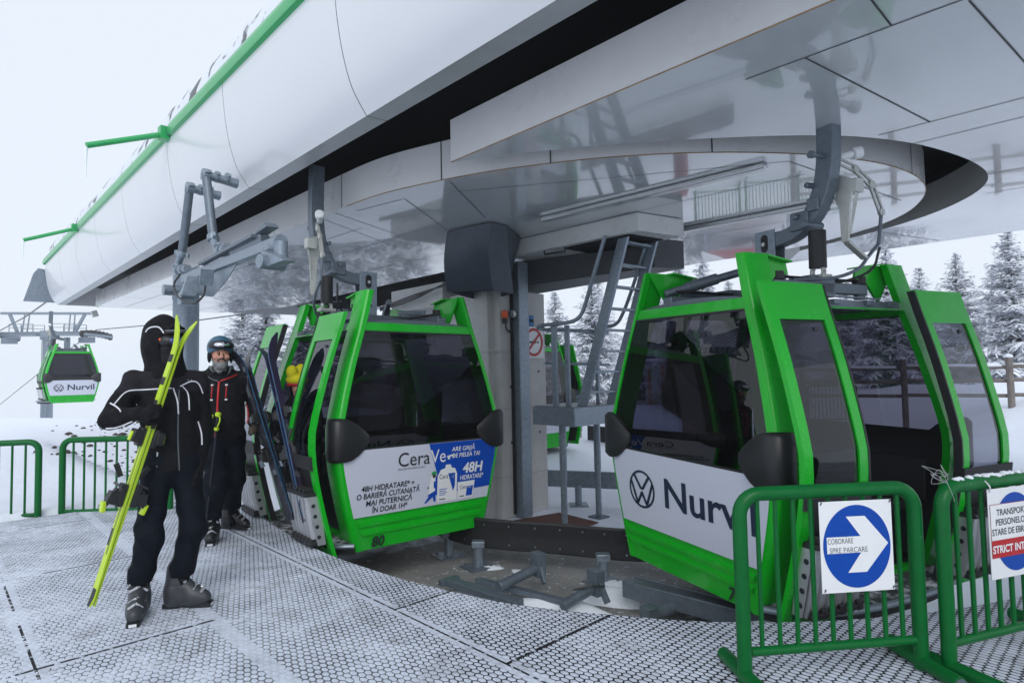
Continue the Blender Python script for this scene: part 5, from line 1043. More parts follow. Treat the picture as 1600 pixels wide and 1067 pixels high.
# ================================================================== HAZE
hz = MB(); lo = min(v.z for v in [Vector(v) for v in g.v]); hz.box((0, 262, (lo - 1 + 12) / 2), (846, 694, 12 - lo + 1))
HM = bpy.data.materials.new('haze'); HM.use_nodes = True; nt = HM.node_tree; nt.nodes.remove(nt.nodes['Principled BSDF'])
pv = nt.nodes.new('ShaderNodeVolumePrincipled'); pv.inputs['Color'].default_value = (0.93, 0.95, 0.98, 1); pv.inputs['Density'].default_value = 0.0014; nt.links.new(pv.outputs[0], nt.nodes['Material Output'].inputs['Volume'])
ho_ = hz.build('haze', HM, smooth=0); tag(ho_, 'thin white winter fog over the whole mountaintop', 'fog', kind='stuff')

# ================================================================== PEOPLE: smooth distance fields turned into single skins
def surf_net(f, lo, hi, h):
    lo = np.array(lo, float); hi = np.array(hi, float); n = np.ceil((hi - lo) / h).astype(int) + 1
    ax = [lo[i] + h * np.arange(n[i]) for i in range(3)]
    G = np.stack(np.meshgrid(*ax, indexing='ij'), -1); V = f(G.reshape(-1, 3)).reshape(n)
    ins = V < 0; nx, ny, nz = n
    cnt = np.zeros((nx - 1, ny - 1, nz - 1)); pos = np.zeros((nx - 1, ny - 1, nz - 1, 3))
    C = [(a, b, c) for a in (0, 1) for b in (0, 1) for c in (0, 1)]
    def sub(A, o): return A[o[0]:nx - 1 + o[0], o[1]:ny - 1 + o[1], o[2]:nz - 1 + o[2]]
    for a in C:
        for d in range(3):
            if a[d]: continue
            b = list(a); b[d] = 1
            va, vb = sub(V, a), sub(V, b); m = (va < 0) != (vb < 0)
            t = np.where(m, va / np.where(m, va - vb, 1), 0)
            p = np.zeros(va.shape + (3,)); p[...] = a; p[..., d] += t
            pos += p * m[..., None]; cnt += m
    act = cnt > 0; idx = -np.ones(cnt.shape, int); idx[act] = np.arange(act.sum())
    ii = np.argwhere(act); vs = lo + h * (ii + pos[act] / cnt[act][:, None])
    fs = []
    for d in range(3):
        e1, e2 = [(1, 2), (2, 0), (0, 1)][d]
        sl = [slice(1, -1)] * 3; sl[d] = slice(0, -1); sl2 = list(sl); sl2[d] = slice(1, None)
        a, b = ins[tuple(sl)], ins[tuple(sl2)]
        for flip, m in ((False, a & ~b), (True, ~a & b)):
            w = np.argwhere(m)
            if not len(w): continue
            base = w.copy(); 
            for k in (e1, e2): base[:, k] += 1
            q = []
            for o1, o2 in ((0, 0), (-1, 0), (-1, -1), (0, -1)):
                c = base.copy(); c[:, e1] += o1; c[:, e2] += o2; q.append(idx[c[:, 0], c[:, 1], c[:, 2]])
            q = np.stack(q, 1)
            if flip: q = q[:, ::-1]
            fs.append(q)
    return vs, np.concatenate(fs)
def v3(p): return np.array(p, float)
def cone(P, a, b, ra, rb):
    a, b = v3(a), v3(b); ab = b - a; t = np.clip(((P - a) @ ab) / (ab @ ab), 0, 1)
    return np.linalg.norm(P - a - t[:, None] * ab, axis=1) - (ra + t * (rb - ra))
def chain(P, pts, rs, k=0.02):
    d = None
    for i in range(len(pts) - 1):
        q = cone(P, pts[i], pts[i + 1], rs[i], rs[i + 1]); d = q if d is None else smin(d, q, k)
    return d
def ell(P, c, r, M=None):
    q = P - v3(c)
    if M is not None: q = q @ M
    r = v3(r); k0 = np.linalg.norm(q / r, axis=1); k1 = np.linalg.norm(q / r / r, axis=1) + 1e-9
    return k0 * (k0 - 1) / k1
def rbox(P, c, hs, r, M=None):
    q = P - v3(c)
    if M is not None: q = q @ M
    q = np.abs(q) - (v3(hs) - r); return np.linalg.norm(np.maximum(q, 0), axis=1) + np.minimum(q.max(1), 0) - r
def smin(a, b, k):
    h = np.clip(.5 + .5 * (b - a) / k, 0, 1); return b + (a - b) * h - k * h * (1 - h)
def smax(a, b, k): return -smin(-a, -b, k)
def folds(P, s=1.0, seed=0.0, dirz=1.0):
    x, y, z = P[:, 0] + seed, P[:, 1] + seed * .7, P[:, 2]
    w = np.sin(19 * x + 9 * z + 2.1 * np.sin(13 * y + 7 * z + seed)) * .4 + np.sin(34 * z * dirz + 15 * x + 2.6 * np.sin(11 * x - 9 * y)) * .5 + np.sin(61 * z + 33 * y - 20 * x + seed) * .22
    return w * s
def yaw(a): c, s = math.cos(a), math.sin(a); return np.array([[c, -s, 0], [s, c, 0], [0, 0, 1.0]])
def skin_obj(name, f, lo, hi, h, mt, parent=None, loc=None, smoothit=True):
    vs, fs = surf_net(f, lo, hi, h); me = bpy.data.meshes.new(name); me.from_pydata(vs.tolist(), [], fs.tolist()); me.materials.append(MT[mt] if isinstance(mt, str) else mt)
    for p in me.polygons: p.use_smooth = True
    o = bpy.data.objects.new(name, me); COL.objects.link(o)
    if parent is not None: o.parent = parent
    return o
def shoot(f, o, d, n=60):                             # sphere-trace one point onto a field
    p = v3(o); d = v3(d) / np.linalg.norm(d)
    for _ in range(n):
        q = f(p[None])[0]
        if q < .001: break
        p = p + d * q * .8
    return p
def piping(name, f, pts, parent, mt='piping', r=.0046, d=(0, 1, 0), start=-1.0, sub=6):
    out = []; P = [Vector((a, b, 0)) for a, b in pts]; S_ = spline(P, sub) if len(P) > 2 else [P[0].lerp(P[1], i / 8) for i in range(9)]
    for q in S_:
        o = shoot(f, (q.x - d[0] * 1, start * d[1] if d[1] else 0, q.y), d)
        if abs(f(o[None])[0]) < .012 and abs(o[1]) < .5: out.append(Vector(o) - Vector(d) * r * .3)
    if len(out) < 3: return None
    m = MB(); m.tube(out, r, 6, flat=1.0); return m.build(name, mt, parent, smooth=60)
def glove(P, wrist, palm, across, curl_dir, close, r=.0125):
    # palm block from wrist to knuckles, four bent fingers of unequal length, and a thumb from the side of the palm
    wrist, palm = v3(wrist), v3(palm); fw = (palm - wrist); L = np.linalg.norm(fw); fw = fw / L; ac = v3(across) / np.linalg.norm(across); cd_ = v3(curl_dir) / np.linalg.norm(curl_dir)
    d = chain(P, [wrist - fw * .03, wrist, palm], [.040, .036, .034], .02)
    d = smin(d, chain(P, [palm - ac * .032, palm + ac * .032], [.022, .022]), .015)
    for i, (o, ln) in enumerate(((-.034, .82), (-.012, .95), (.011, .92), (.033, .74))):
        p = palm + ac * o + fw * .006; pts = [p]; a = .35 + .1 * i
        for seg in (.042, .032, .026):
            dirv = fw * math.cos(a * close) + cd_ * math.sin(a * close); p = p + dirv * seg * ln; pts.append(p); a += .75
        d = smin(d, chain(P, pts, [r * 1.15, r * 1.05, r, r * .85], .004), .006)
    tb_ = wrist + fw * L * .45 - ac * .034; pts = [tb_, tb_ - ac * .028 + fw * .028 + cd_ * .014, tb_ - ac * .030 + fw * .055 + cd_ * .036 * close, tb_ - ac * .018 + fw * .07 + cd_ * .055 * close]
    return smin(d, chain(P, pts, [.019, .016, .0145, .012], .006), .012)
def boot_parts(parent, ankle, toe_dir, pitch=0.0, mt='boot', lean=(0, 0)):
    a = Vector(ankle); t = Vector((*toe_dir, 0)).normalized(); s_ = Vector((-t.y, t.x, 0)); up = Vector((0, 0, 1))
    def L(x, y, z): return v3(a + t * x + s_ * y + up * (z))
    M = np.array([[t.x, s_.x, 0], [t.y, s_.y, 0], [0, 0, 1.0]])
    def f(P):
        d = chain(P, [L(-.015, 0, .24), L(-.03, 0, .11), L(-.035, 0, .05)], [.062, .062, .058], .03)
        d = smin(d, chain(P, [L(-.03, 0, .062), L(.09, 0, .062), L(.17, 0, .052)], [.056, .056, .046], .03), .03)
        d = smin(d, cone(P, L(.02, 0, .15), L(.13, 0, .07), .050, .046), .03)
        d = smax(d, .012 - (P[:, 2] - a.z), .006)
        cr = np.abs(((P - v3(a)) @ v3(up)) - .145) - .003
        return smax(d, -np.maximum(cr, -(d + .004)), .003)
    lo = np.array(a) + [-.29, -.29, -.02]; hi = np.array(a) + [.29, .29, .34]
    b = skin_obj('ski_boot', f, lo, hi, .008, mt, parent)
    m = MB()
    for x0, x1, w in ((-.095, .0, .036), (.085, .215, .038)): m.prism([Vector(L(x0, -w, .0)), Vector(L(x1, -w, .0)), Vector(L(x1 + .008, -w * .7, .0)), Vector(L(x1 + .008, w * .7, .0)), Vector(L(x1, w, .0)), Vector(L(x0, w, .0))], (0, 0, .028))
    m.prism([Vector(L(-.0, -.03, .006)), Vector(L(.09, -.03, .006)), Vector(L(.09, .03, .006)), Vector(L(-.0, .03, .006))], (0, 0, .02)); m.build('sole', 'boot2', b)
    m = MB()
    for x, z, k in ((.045, .205, .058), (.05, .165, .060), (.105, .115, .05), (.155, .095, .045)):
        m.bar(Vector(L(x + .006, -k * .8, z)), Vector(L(x + .014, k * .1, z + .026)), .016, .014); m.bar(Vector(L(x - .002, k * .1, z + .026)), Vector(L(x - .012, k * .95, z - .008)), .020, .014)
    m.build('buckle', 'alu', b, bevel=.002); m = MB()
    for x, z, k in ((.043, .203, .06), (.103, .112, .052)): m.bar(Vector(L(x + .004, -k, z - .02)), Vector(L(x + .01, k, z - .02)), .02, .006)
    m.build('strap', 'boot2', b); m = MB(); m.prism([Vector(L(.222, -.022, .004)), Vector(L(.225, -.022, .022)), Vector(L(.225, .022, .022)), Vector(L(.222, .022, .004))], Vector(L(.001, 0, 0)) - Vector(L(0, 0, 0))); m.build('toe_lug', 'white', b)
    return b
def head_field(c, y):
    Mh = yaw(y); c = v3(c)                            # local head frame: face looks along -Y when y = 0
    def loc(x, yy, z): return c + Mh @ v3((x, yy, z))
    def f(P):
        d = ell(P, loc(0, .012, .03), (.077, .097, .088), Mh); d = smin(d, ell(P, loc(0, -.022, -.045), (.058, .070, .078), Mh), .04)
        d = smin(d, cone(P, loc(0, -.092, .005), loc(0, -.112, -.030), .009, .015), .014)
        for s_ in (-1, 1):
            d = smin(d, ell(P, loc(s_ * .078, .012, -.01), (.012, .02, .03), Mh), .008); d = smax(d, -ell(P, loc(s_ * .031, -.100, .006), (.018, .016, .011), Mh), .014); d = smin(d, ell(P, loc(s_ * .031, -.078, .004), (.016, .014, .012), Mh), .004)
            d = smin(d, ell(P, loc(s_ * .045, -.07, -.03), (.025, .022, .02), Mh), .02)
        d = smin(d, ell(P, loc(0, -.088, -.063), (.026, .012, .009), Mh), .01)
        d = smin(d, cone(P, loc(0, .02, -.08), loc(0, .05, -.2), .055, .062), .03)
        return d
    return f, loc, Mh
# ------------------------------------------------------------------ man in black hood with the yellow skis
def man_hood():
    body_f_head, hl, Mh = head_field((-.03, .0, 1.665), .80)
    PEL, CH = (.03, .0, .93), (.0, .02, 1.27); SR, SL = (-.195, .02, 1.425), (.17, .03, 1.425); ER, HR = (-.335, -.05, 1.215), (-.155, -.235, 1.245); EL, HL = (.222, .07, 1.15), (.195, -.02, .905)
    PR_, PL_ = (-.06, .0, .90), (.11, .0, .90); KR, KL = (-.10, -.07, .50), (.155, -.05, .51); AR, AL = (-.155, .0, .10), (.085, .02, .10)
    fl = lambda P, k: np.stack([P[:, 0], P[:, 1] / k, P[:, 2]], 1)
    def body(P):
        d = body_f_head(P); q = fl(P, .72)
        d = smin(d, chain(q, [PEL, CH, (-.01, .03, 1.40)], [.145, .155, .11], .05) * .72, .04); d = smin(d, chain(P, [SR, ER, HR], [.05, .042, .03]), .03); d = smin(d, chain(P, [SL, EL, HL], [.05, .042, .03]), .03)
        d = smin(d, chain(P, [PR_, KR, AR, (-.155, -.12, .04)], [.075, .055, .04, .03]), .03); d = smin(d, chain(P, [PL_, KL, AL, (.19, -.04, .04)], [.075, .055, .04, .03]), .03)
        d = smin(d, glove(P, HR, (-.095, -.285, 1.255), (.2, .1, .97), (.55, .83, 0), 1.1, .009), .01); return smin(d, glove(P, HL, (.187, -.05, .835), (0, 1, 0), (-1, 0, 0), .5, .009), .01)
    o = skin_obj('person', body, (-.5, -.42, -.01), (.42, .3, 1.82), .014, 'fab_black')
    skin_obj('face', lambda P: smax(body_f_head(P) - .0015, 1.60 - P[:, 2], .01), (-.2, -.22, 1.56), (.2, .2, 1.80), .007, 'skin', o)
    o.scale = (.92, .92, 1.0)
    o.location = (-2.20, 3.90, 0.0); o.rotation_euler = (0, 0, R(29.5))
    tag(o, 'man in black hooded ski suit with white piping, carrying neon yellow skis', 'person')
    def jacket(P):
        q = fl(P, .80); d = chain(q, [(.035, .0, .90), (.03, 0, 1.03), (.0, .01, 1.28), (-.005, .02, 1.37)], [.165, .152, .172, .14], .06) * .80
        d = smin(d, cone(P, SR, SL, .072, .072), .06); d = smin(d, cone(P, (-.02, .03, 1.40), (-.03, .02, 1.53), .10, .088), .05)
        ar = chain(P, [SR, ER], [.076, .062], .03); ar = smin(ar, chain(P, [ER, HR], [.064, .046], .02), .03); al = chain(P, [SL, EL, (.20, -.005, .95)], [.074, .062, .050], .03)
        d = smin(smin(d, ar, .035), al, .03); d = d + folds(P, .0085, .3)
        d = smax(d, .862 + .02 * np.sin(9 * P[:, 0]) - P[:, 2], .02)
        return smax(d, P[:, 2] - 1.565, .01)
    def jk(P): return jacket(P)
    j = skin_obj('jacket', jk, (-.5, -.36, .82), (.42, .28, 1.6), .0105, 'fab_black', o)
    yk = skin_obj('jacket_yoke', lambda P: smax(smax(jacket(P) - .003, 1.352 + .05 * np.abs(P[:, 0] + .0) - P[:, 2] + .05 * (np.abs(P[:, 0]) > .17) * 0, .004), P[:, 2] - 1.50, .004), (-.5, -.36, 1.28), (.42, .28, 1.56), .0105, 'fab_yoke', j)
    piping('white_piping', jacket, [(-.31, 1.30), (-.24, 1.375), (-.14, 1.385), (.02, 1.39)], j); piping('white_piping', jacket, [(.07, 1.40), (.14, 1.43), (.185, 1.415), (.215, 1.35)], j)
    piping('white_piping', jacket, [(.03, 1.39), (.055, 1.31), (.062, 1.23)], j); piping('white_piping', jacket, [(.085, 1.40), (.12, 1.35), (.128, 1.25)], j); piping('white_piping', jacket, [(.185, 1.17), (.205, 1.10), (.21, 1.02)], j, r=.005)
    piping('white_piping', jacket, [(-.35, 1.16), (-.29, 1.165), (-.2, 1.20)], j); piping('white_piping', jacket, [(-.33, 1.31), (-.28, 1.28), (-.265, 1.26)], j); piping('white_piping', jacket, [(-.06, 1.00), (-.06, .95), (-.06, .91)], j, r=.005)
    piping('front_zip', jacket, [(.065, 1.38), (.06, 1.1), (.07, .88)], j, 'fab_grey', .004)
    m = MB()
    for k, x in enumerate((.118, .128, .138)): 
        q = Vector(shoot(jacket, (x, -1, 1.435), (0, 1, 0))); m.box(tuple(q), (.008, .004, .012))
    m.build('chest_badge', 'piping', j)
    def pants(P):
        d = None
        for h_, k_, a_, sd_ in ((PR_, KR, AR, 1.0), (PL_, KL, AL, 2.0)):
            hem = (a_[0], a_[1] + .01, .19); q = chain(P, [h_, k_, hem], [.100, .080, .078], .05); d = q if d is None else smin(d, q, .03)
        d = smin(d, cone(P, (.0, .0, .93), (.06, 0, .95), .13, .13), .05)
        z = P[:, 2]; d = d + folds(P, .010, 1.7) * (.6 + .8 * np.exp(-((z - .5) / .1) ** 2) + .7 * np.exp(-((z - .27) / .08) ** 2))
        return smax(d, .195 - z, .012)
    skin_obj('trousers', pants, (-.38, -.25, .16), (.38, .25, 1.06), .011, 'fab_navy', o)
    boot_parts(o, (-.160, .0, .0), (-.12, -1)); boot_parts(o, (.075, .03, .0), (.90, -.42))
    gl_ = skin_obj('glove', lambda P: glove(P, HR, (-.098, -.285, 1.252), (.15, .1, .97), (.6, .8, 0), 1.25), (-.30, -.42, 1.12), (.02, -.12, 1.38), .005, 'fab_black', o)
    skin_obj('glove', lambda P: glove(P, HL, (.187, -.05, .835), (0, 1, 0), (-1, .2, 0), .55), (.10, -.2, .70), (.33, .1, .99), .006, 'fab_black', o)
    hc = v3((-.035, .03, 1.69))
    def hood_outer(P): 
        d = ell(P, hc, (.122, .150, .172), Mh); d = smin(d, cone(P, (-.035, .055, 1.60), (-.015, .04, 1.46), .112, .142), .05); d = smin(d, cone(P, hl(-.05, -.115, .095), hl(.05, -.115, .095), .018, .018), .04); return d + folds(P, .004, 4.1)
    def hood(P):
        d = hood_outer(P); d = smax(d, -(hood_outer(P) + .014), .004); d = smax(d, -ell(P, hl(0, -.165, -.012), (.108, .172, .130), Mh), .008)
        return smax(d, 1.44 - P[:, 2], .01)
    hd = skin_obj('hood', hood, (-.26, -.26, 1.40), (.2, .28, 1.92), .0085, 'fab_black', o)
    m = MB(); pts = [Vector(shoot(hood_outer, hl(-.10 + .002 * i, .05 - .008 * i, .4), (0, 0, -1))) for i in range(0, 19)]; pts = [p for p in pts if p.z > 1.72]; m.tube(pts, .005, 6); m.build('hood_piping', 'piping', hd, smooth=60)
    skin_obj('face_mask', lambda P: smax(smin(body_f_head(P) - .008, ell(P, hl(0, -.05, -.075), (.07, .075, .085), Mh), .02), ((P - hl(0, 0, -.006)) @ (Mh @ v3((0, 0, 1)))), .005), (-.2, -.25, 1.45), (.2, .2, 1.72), .007, 'fab_yoke', o)
    gf = lambda P: smax(smax(ell(P, hl(0, -.055, .022), (.088, .085, .052), Mh), (P - hl(0, -.03, 0)) @ (Mh @ v3((0, 1, 0))), .01), -(body_f_head(P) + .004), .004)
    gg = skin_obj('goggles', gf, (-.25, -.25, 1.58), (.2, .2, 1.78), .006, 'boot2', o)
    skin_obj('goggle_lens', lambda P: smax(smax(ell(P, hl(0, -.062, .022), (.080, .085, .043), Mh), (P - hl(0, -.085, 0)) @ (Mh @ v3((0, 1, 0))), .004), -(ell(P, hl(0, -.055, .022), (.07, .07, .04), Mh)), .003), (-.25, -.25, 1.58), (.2, .2, 1.78), .005, 'lens_blue', gg)
    skin_obj('visor', lambda P: smax(smax(ell(P, hl(0, -.10, .083), (.085, .085, .012), Mh), (P - hl(0, -.085, 0)) @ (Mh @ v3((0, 1, 0))), .004), -(body_f_head(P) + .002), .004), (-.25, -.28, 1.68), (.22, .2, 1.80), .005, 'fab_grey', o)
    m = MB(); m.box(tuple(hl(-.083, -.05, .03)), (.012, .02, .016)); m.build('goggle_clip', 'orange', gg, bevel=.003)
    return o
mh = man_hood()
# ------------------------------------------------------------------ skis
def ski(mb_top, mb_base, O, u, wd, nrm, L, w=.066, tip=.13, th=.014, waist=.8, tipdir=1):
    # O = tail end, u along, wd across, nrm = top side
    n = 36; rows = []
    for i in range(n + 1):
        q = i / n; x = q * L; cam_ = tip * max(0, (q - .86) / .14) ** 2 + .008 * max(0, (.04 - q) / .04) ** 2; side = (waist + (1 - waist) * (2 * q - 1) ** 2) * (1 if q < .93 else math.sqrt(max(.03, 1 - ((q - .93) / .07) ** 2))) * (1 if q > .02 else .75)
        t_ = th * (.45 + .55 * math.sin(math.pi * min(1, max(0, q)))); c = O + u * x + nrm * cam_; hw = w / 2 * side
        rows.append((c - wd * hw, c - wd * hw * .93 + nrm * t_, c + wd * hw * .93 + nrm * t_, c + wd * hw))
    mb_base.loft([list(r) for r in rows]); return rows
def binding(mb, mb2, c, u, wd, nrm, heel):
    if heel:
        mb.bar(c - u * .06 + nrm * .02, c + u * .07 + nrm * .02, .058, .03, up=tuple(nrm)); mb.bar(c + u * .02 + nrm * .055, c - u * .05 + nrm * .065, .05, .055, up=tuple(nrm)); mb2.bar(c - u * .04 + nrm * .098, c - u * .10 + nrm * .088, .04, .022, up=tuple(nrm)); mb.bar(c - u * .06 + nrm * .085, c + u * .04 + nrm * .05, .03, .02, up=tuple(nrm))
        mb.cyl(c + u * .06 - wd * .06 + nrm * .05, c + u * .06 + wd * .06 + nrm * .05, .008, 8); mb.bar(c + u * .10 - wd * .055 + nrm * .03, c + u * .17 - wd * .06 + nrm * .075, .012, .03, up=tuple(nrm))
    else:
        mb.bar(c - u * .05 + nrm * .02, c + u * .06 + nrm * .02, .055, .028, up=tuple(nrm)); mb.bar(c - u * .03 + nrm * .05, c + u * .045 + nrm * .045, .062, .045, up=tuple(nrm)); mb2.bar(c - u * .025 + nrm * .075, c + u * .03 + nrm * .07, .03, .012, up=tuple(nrm))
def ski_pair(label, tail, top, roll, L, base_mt, stripe_mt, bind_mt, accent_mt, loc, w=.068, group=None, splay=.0, tipc=.12):
    t = thing('pair_of_skis', label, 'skis', loc, 0, group)
    tail, top = Vector(tail), Vector(top); u = (top - tail).normalized(); side = u.cross(Vector((0, 0, 1))).normalized(); fr = side.cross(u).normalized()
    nrm0 = side * math.cos(roll) + fr * math.sin(roll); wd = u.cross(nrm0).normalized()
    for sgn in (1, -1):
        nrm = nrm0 * sgn; uu = (u + nrm * splay).normalized(); m = MB(); rows = ski(None, m, tail + nrm * .002, uu, wd, nrm, L, w, tipc); s_ = wbuild(m, 'ski', base_mt, t, smooth=40)
        st_ = MB()
        if stripe_mt:
            for o0, o1 in stripe_mt[1]: st_.grid([[r[1].lerp(r[2], o0) + nrm * .0012, r[1].lerp(r[2], o1) + nrm * .0012] for r in rows[stripe_mt[2]:stripe_mt[3]]])
            for (i0, i1, o0, o1) in stripe_mt[4]: st_.grid([[r[1].lerp(r[2], o0) + nrm * .0016, r[1].lerp(r[2], o1) + nrm * .0016] for r in rows[i0:i1 + 1]])
            st_.v = [v - Vector(t.location) for v in st_.v]; st_.build('graphic', stripe_mt[0], s_, smooth=0)
        sw = MB()
        for e0, e1 in ((0, 1), (3, 2)): sw.grid([[r[e0].lerp(r[e1], .25) + (r[e0] - (r[1] + r[2]) / 2).normalized() * .0012, r[e0].lerp(r[e1], .8) + (r[e0] - (r[1] + r[2]) / 2).normalized() * .0012] for r in rows[1:-2]])
        sw.v = [v - Vector(t.location) for v in sw.v]; sw.build('sidewall', accent_mt[1], s_, smooth=0)
        for q, heel in ((.36, True), (.56, False)):
            b, b2 = MB(), MB(); binding(b, b2, tail + uu * L * q + nrm * .018, uu, wd, nrm, heel)
            for k in (b, b2): k.v = [v - Vector(t.location) for v in k.v]
            bo = b.build('binding', bind_mt, t, bevel=.006); b2.build('binding_lever', accent_mt[0], bo, bevel=.004)
    m = MB(); c = tail.lerp(top, .62); wbuild(m.bar(c - wd * .04, c + wd * .04, .02, .05, up=tuple(u)), 'ski_strap', 'plastic_black', t)
    return t
Mm = mh.matrix_basis
def ml(x, y, z): return Mm @ Vector((x, y, z))
MT['ski_neon'] = MT['neon']
ski_pair('neon yellow skis with black lines held upright by the hooded man', ml(-.405, -.225, .17), ml(.10, -.205, 1.80), 1.2, 1.72, 'neon', ('ink', ((.40, .48), (.62, .70)), 6, 24, ((0, 2, .1, .9), (27, 28, .0, 1.), (30, 31, 0, 1.), (24, 25, .0, 1.), (7, 9, 0, .35))), 'plastic_black', ('neon', 'neon2'), tuple(ml(-.405, -.225, .17)), w=.062, splay=.003, tipc=.055)
# ------------------------------------------------------------------ bearded man in blue helmet
def man_beard():
    hf, hl, Mh = head_field((-.01, -.01, 1.665), .10)
    PEL, CH = (.0, .0, .95), (.0, .02, 1.27); SR, SL = (-.195, .03, 1.425), (.19, .02, 1.42); ER, HR = (-.27, -.02, 1.15), (-.10, -.20, 1.06); EL, HL = (.275, .05, 1.16), (.275, -.06, 1.03)
    PR_, PL_ = (-.055, .0, .92), (.095, .03, .92); KR, KL = (-.045, -.10, .50), (.105, .10, .50); AR, AL = (-.075, -.02, .10), (.095, .36, .12)
    fl = lambda P, k: np.stack([P[:, 0], P[:, 1] / k, P[:, 2]], 1)
    def body(P):
        d = hf(P); q = fl(P, .75); d = smin(d, chain(q, [PEL, CH, (0, .03, 1.40)], [.15, .16, .11], .05) * .75, .04)
        for s_, e_, h_ in ((SR, ER, HR), (SL, EL, HL)): d = smin(d, chain(P, [s_, e_, h_], [.05, .042, .03]), .03)
        for h_, k_, a_ in ((PR_, KR, AR), (PL_, KL, AL)): d = smin(d, chain(P, [h_, k_, a_, (a_[0], a_[1] - .12, a_[2] - .05)], [.075, .055, .04, .03]), .03)
        d = smin(d, glove(P, HR, (-.045, -.235, 1.055), (0, .1, 1), (.5, .8, 0), 1.1, .009), .01); return smin(d, glove(P, HL, (.285, -.13, 1.0), (.3, 0, 1), (-1, 0, .2), 1.0, .009), .01)
    o = skin_obj('person', body, (-.42, -.36, -.01), (.42, .50, 1.82), .014, 'fab_black'); hdm = skin_obj('face', lambda P: smax(hf(P) - .0012, 1.53 - P[:, 2], .01), (-.12, -.16, 1.5), (.12, .14, 1.80), .0045, 'skin', o)
    o.location = (-2.66, 5.58, 0.0); o.rotation_euler = (0, 0, R(25.5)); tag(o, 'bearded man in blue helmet and black jacket with red zip, holding ski poles', 'person')
    def jacket(P):
        q = fl(P, .86); d = chain(q, [(.0, 0, .93), (.0, -.01, 1.06), (.0, .0, 1.28), (.0, .02, 1.37)], [.185, .188, .192, .15], .06) * .86
        d = smin(d, cone(P, SR, SL, .08, .08), .07); d = smin(d, cone(P, (0, .03, 1.40), (-.005, .02, 1.52), .11, .10), .05)
        d = smin(d, chain(P, [SR, ER, HR], [.083, .068, .05], .03), .03); d = smin(d, chain(P, [SL, EL, HL], [.083, .070, .052], .03), .03); d = d + folds(P, .008, 2.2)
        d = smax(d, .905 - P[:, 2], .02); d = smax(d, P[:, 2] - 1.555, .012); return smax(d, -ell(P, hl(0, -.04, -.12), (.082, .105, .09), Mh), .015)
    j = skin_obj('jacket', jacket, (-.42, -.34, .86), (.42, .28, 1.6), .011, 'fab_black', o)
    piping('red_zip', jacket, [(-.02, 1.415), (-.03, 1.25), (-.035, 1.10), (-.05, .93)], j, 'red', .0085); piping('red_trim', jacket, [(-.01, 1.42), (.07, 1.45), (.125, 1.475)], j, 'red', .006); piping('grey_trim', jacket, [(-.03, 1.42), (-.08, 1.44), (-.12, 1.47)], j, 'fab_grey', .005)
    for x, mt_ in ((-.075, 'red'), (.04, 'red')): piping('chest_zip', jacket, [(x, 1.375), (x - .006, 1.27)], j, mt_, .0045)
    m = MB()
    for x, z in ((-.075, 1.385), (.04, 1.385), (-.08, 1.255), (.036, 1.255)): q = Vector(shoot(jacket, (x, -1, z), (0, 1, 0))); m.box(tuple(q), (.022, .006, .014))
    m.build('zip_pull', 'piping', j, bevel=.002)
    piping('side_stripe', jacket, [(.195, 1.22), (.205, 1.12), (.20, 1.0)], j, 'piping', .010); piping('side_stripe', jacket, [(.21, 1.2), (.222, 1.12), (.215, 1.02)], j, 'red', .006)
    skin_obj('collar_lining', lambda P: smax(smax(cone(P, (0, .03, 1.42), (-.005, .02, 1.55), .098, .105), P[:, 2] - 1.56, .005), -np.minimum(cone(P, (0, .03, 1.40), (-.005, .02, 1.6), .085, .092), ell(P, hl(0, -.04, -.12), (.07, .12, .10), Mh)), .004), (-.16, -.16, 1.36), (.16, .2, 1.6), .007, 'fab_grey', j)
    def pants(P):
        d = None
        for h_, k_, a_ in ((PR_, KR, AR), (PL_, KL, AL)): q = chain(P, [h_, k_, (a_[0], a_[1] + .01, .20 + (a_[2] - .10))], [.115, .092, .085], .05); d = q if d is None else smin(d, q, .03)
        d = smin(d, cone(P, (-.03, 0, .96), (.05, 0, .97), .14, .14), .05); return smax(d + folds(P, .010, 3.3), .19 - P[:, 2], .012)
    skin_obj('trousers', pants, (-.32, -.28, .15), (.34, .5, 1.08), .012, 'fab_navy', o)
    boot_parts(o, (-.075, -.01, .0), (-.05, -1), mt='boot2'); boot_parts(o, (.085, .37, .0), (.72, -.7), mt='boot2')
    skin_obj('glove', lambda P: glove(P, HR, (-.045, -.235, 1.055), (0, .1, 1), (.5, .8, 0), 1.2, .013), (-.2, -.36, .94), (.1, -.1, 1.18), .006, 'fab_black', o)
    skin_obj('glove', lambda P: smin(glove(P, HL, (.285, -.13, .995), (.3, 0, 1), (-1, 0, .2), .8, .014), cone(P, (.275, .0, 1.05), HL, .062, .05), .02), (.1, -.30, .84), (.42, .1, 1.18), .006, 'glove', o)
    bd = skin_obj('beard', lambda P: smax(smax(smin(hf(P) - .007, ell(P, hl(0, -.078, -.098), (.042, .030, .042), Mh), .02), (P - hl(0, 0, -.052)) @ (Mh @ v3((0, -.25, 1))), .006), -ell(P, hl(0, -.115, -.062), (.022, .02, .006), Mh), .004) + .003 * np.sin(90 * P[:, 0]) * np.sin(110 * P[:, 2]), (-.12, -.2, 1.46), (.12, .1, 1.66), .0045, 'beard', o)
    skin_obj('moustache', lambda P: np.minimum(cone(P, hl(-.004, -.104, -.046), hl(-.034, -.090, -.064), .009, .006), cone(P, hl(.004, -.104, -.046), hl(.034, -.090, -.064), .009, .006)), (-.12, -.2, 1.56), (.12, .1, 1.68), .003, 'hairdark', o)
    m = MB(); 
    for s_ in (-1, 1): m.tube([Vector(hl(s_ * .014, -.098, .026)), Vector(hl(s_ * .03, -.099, .031)), Vector(hl(s_ * .05, -.088, .024))], [.003, .0045, .002], 6)
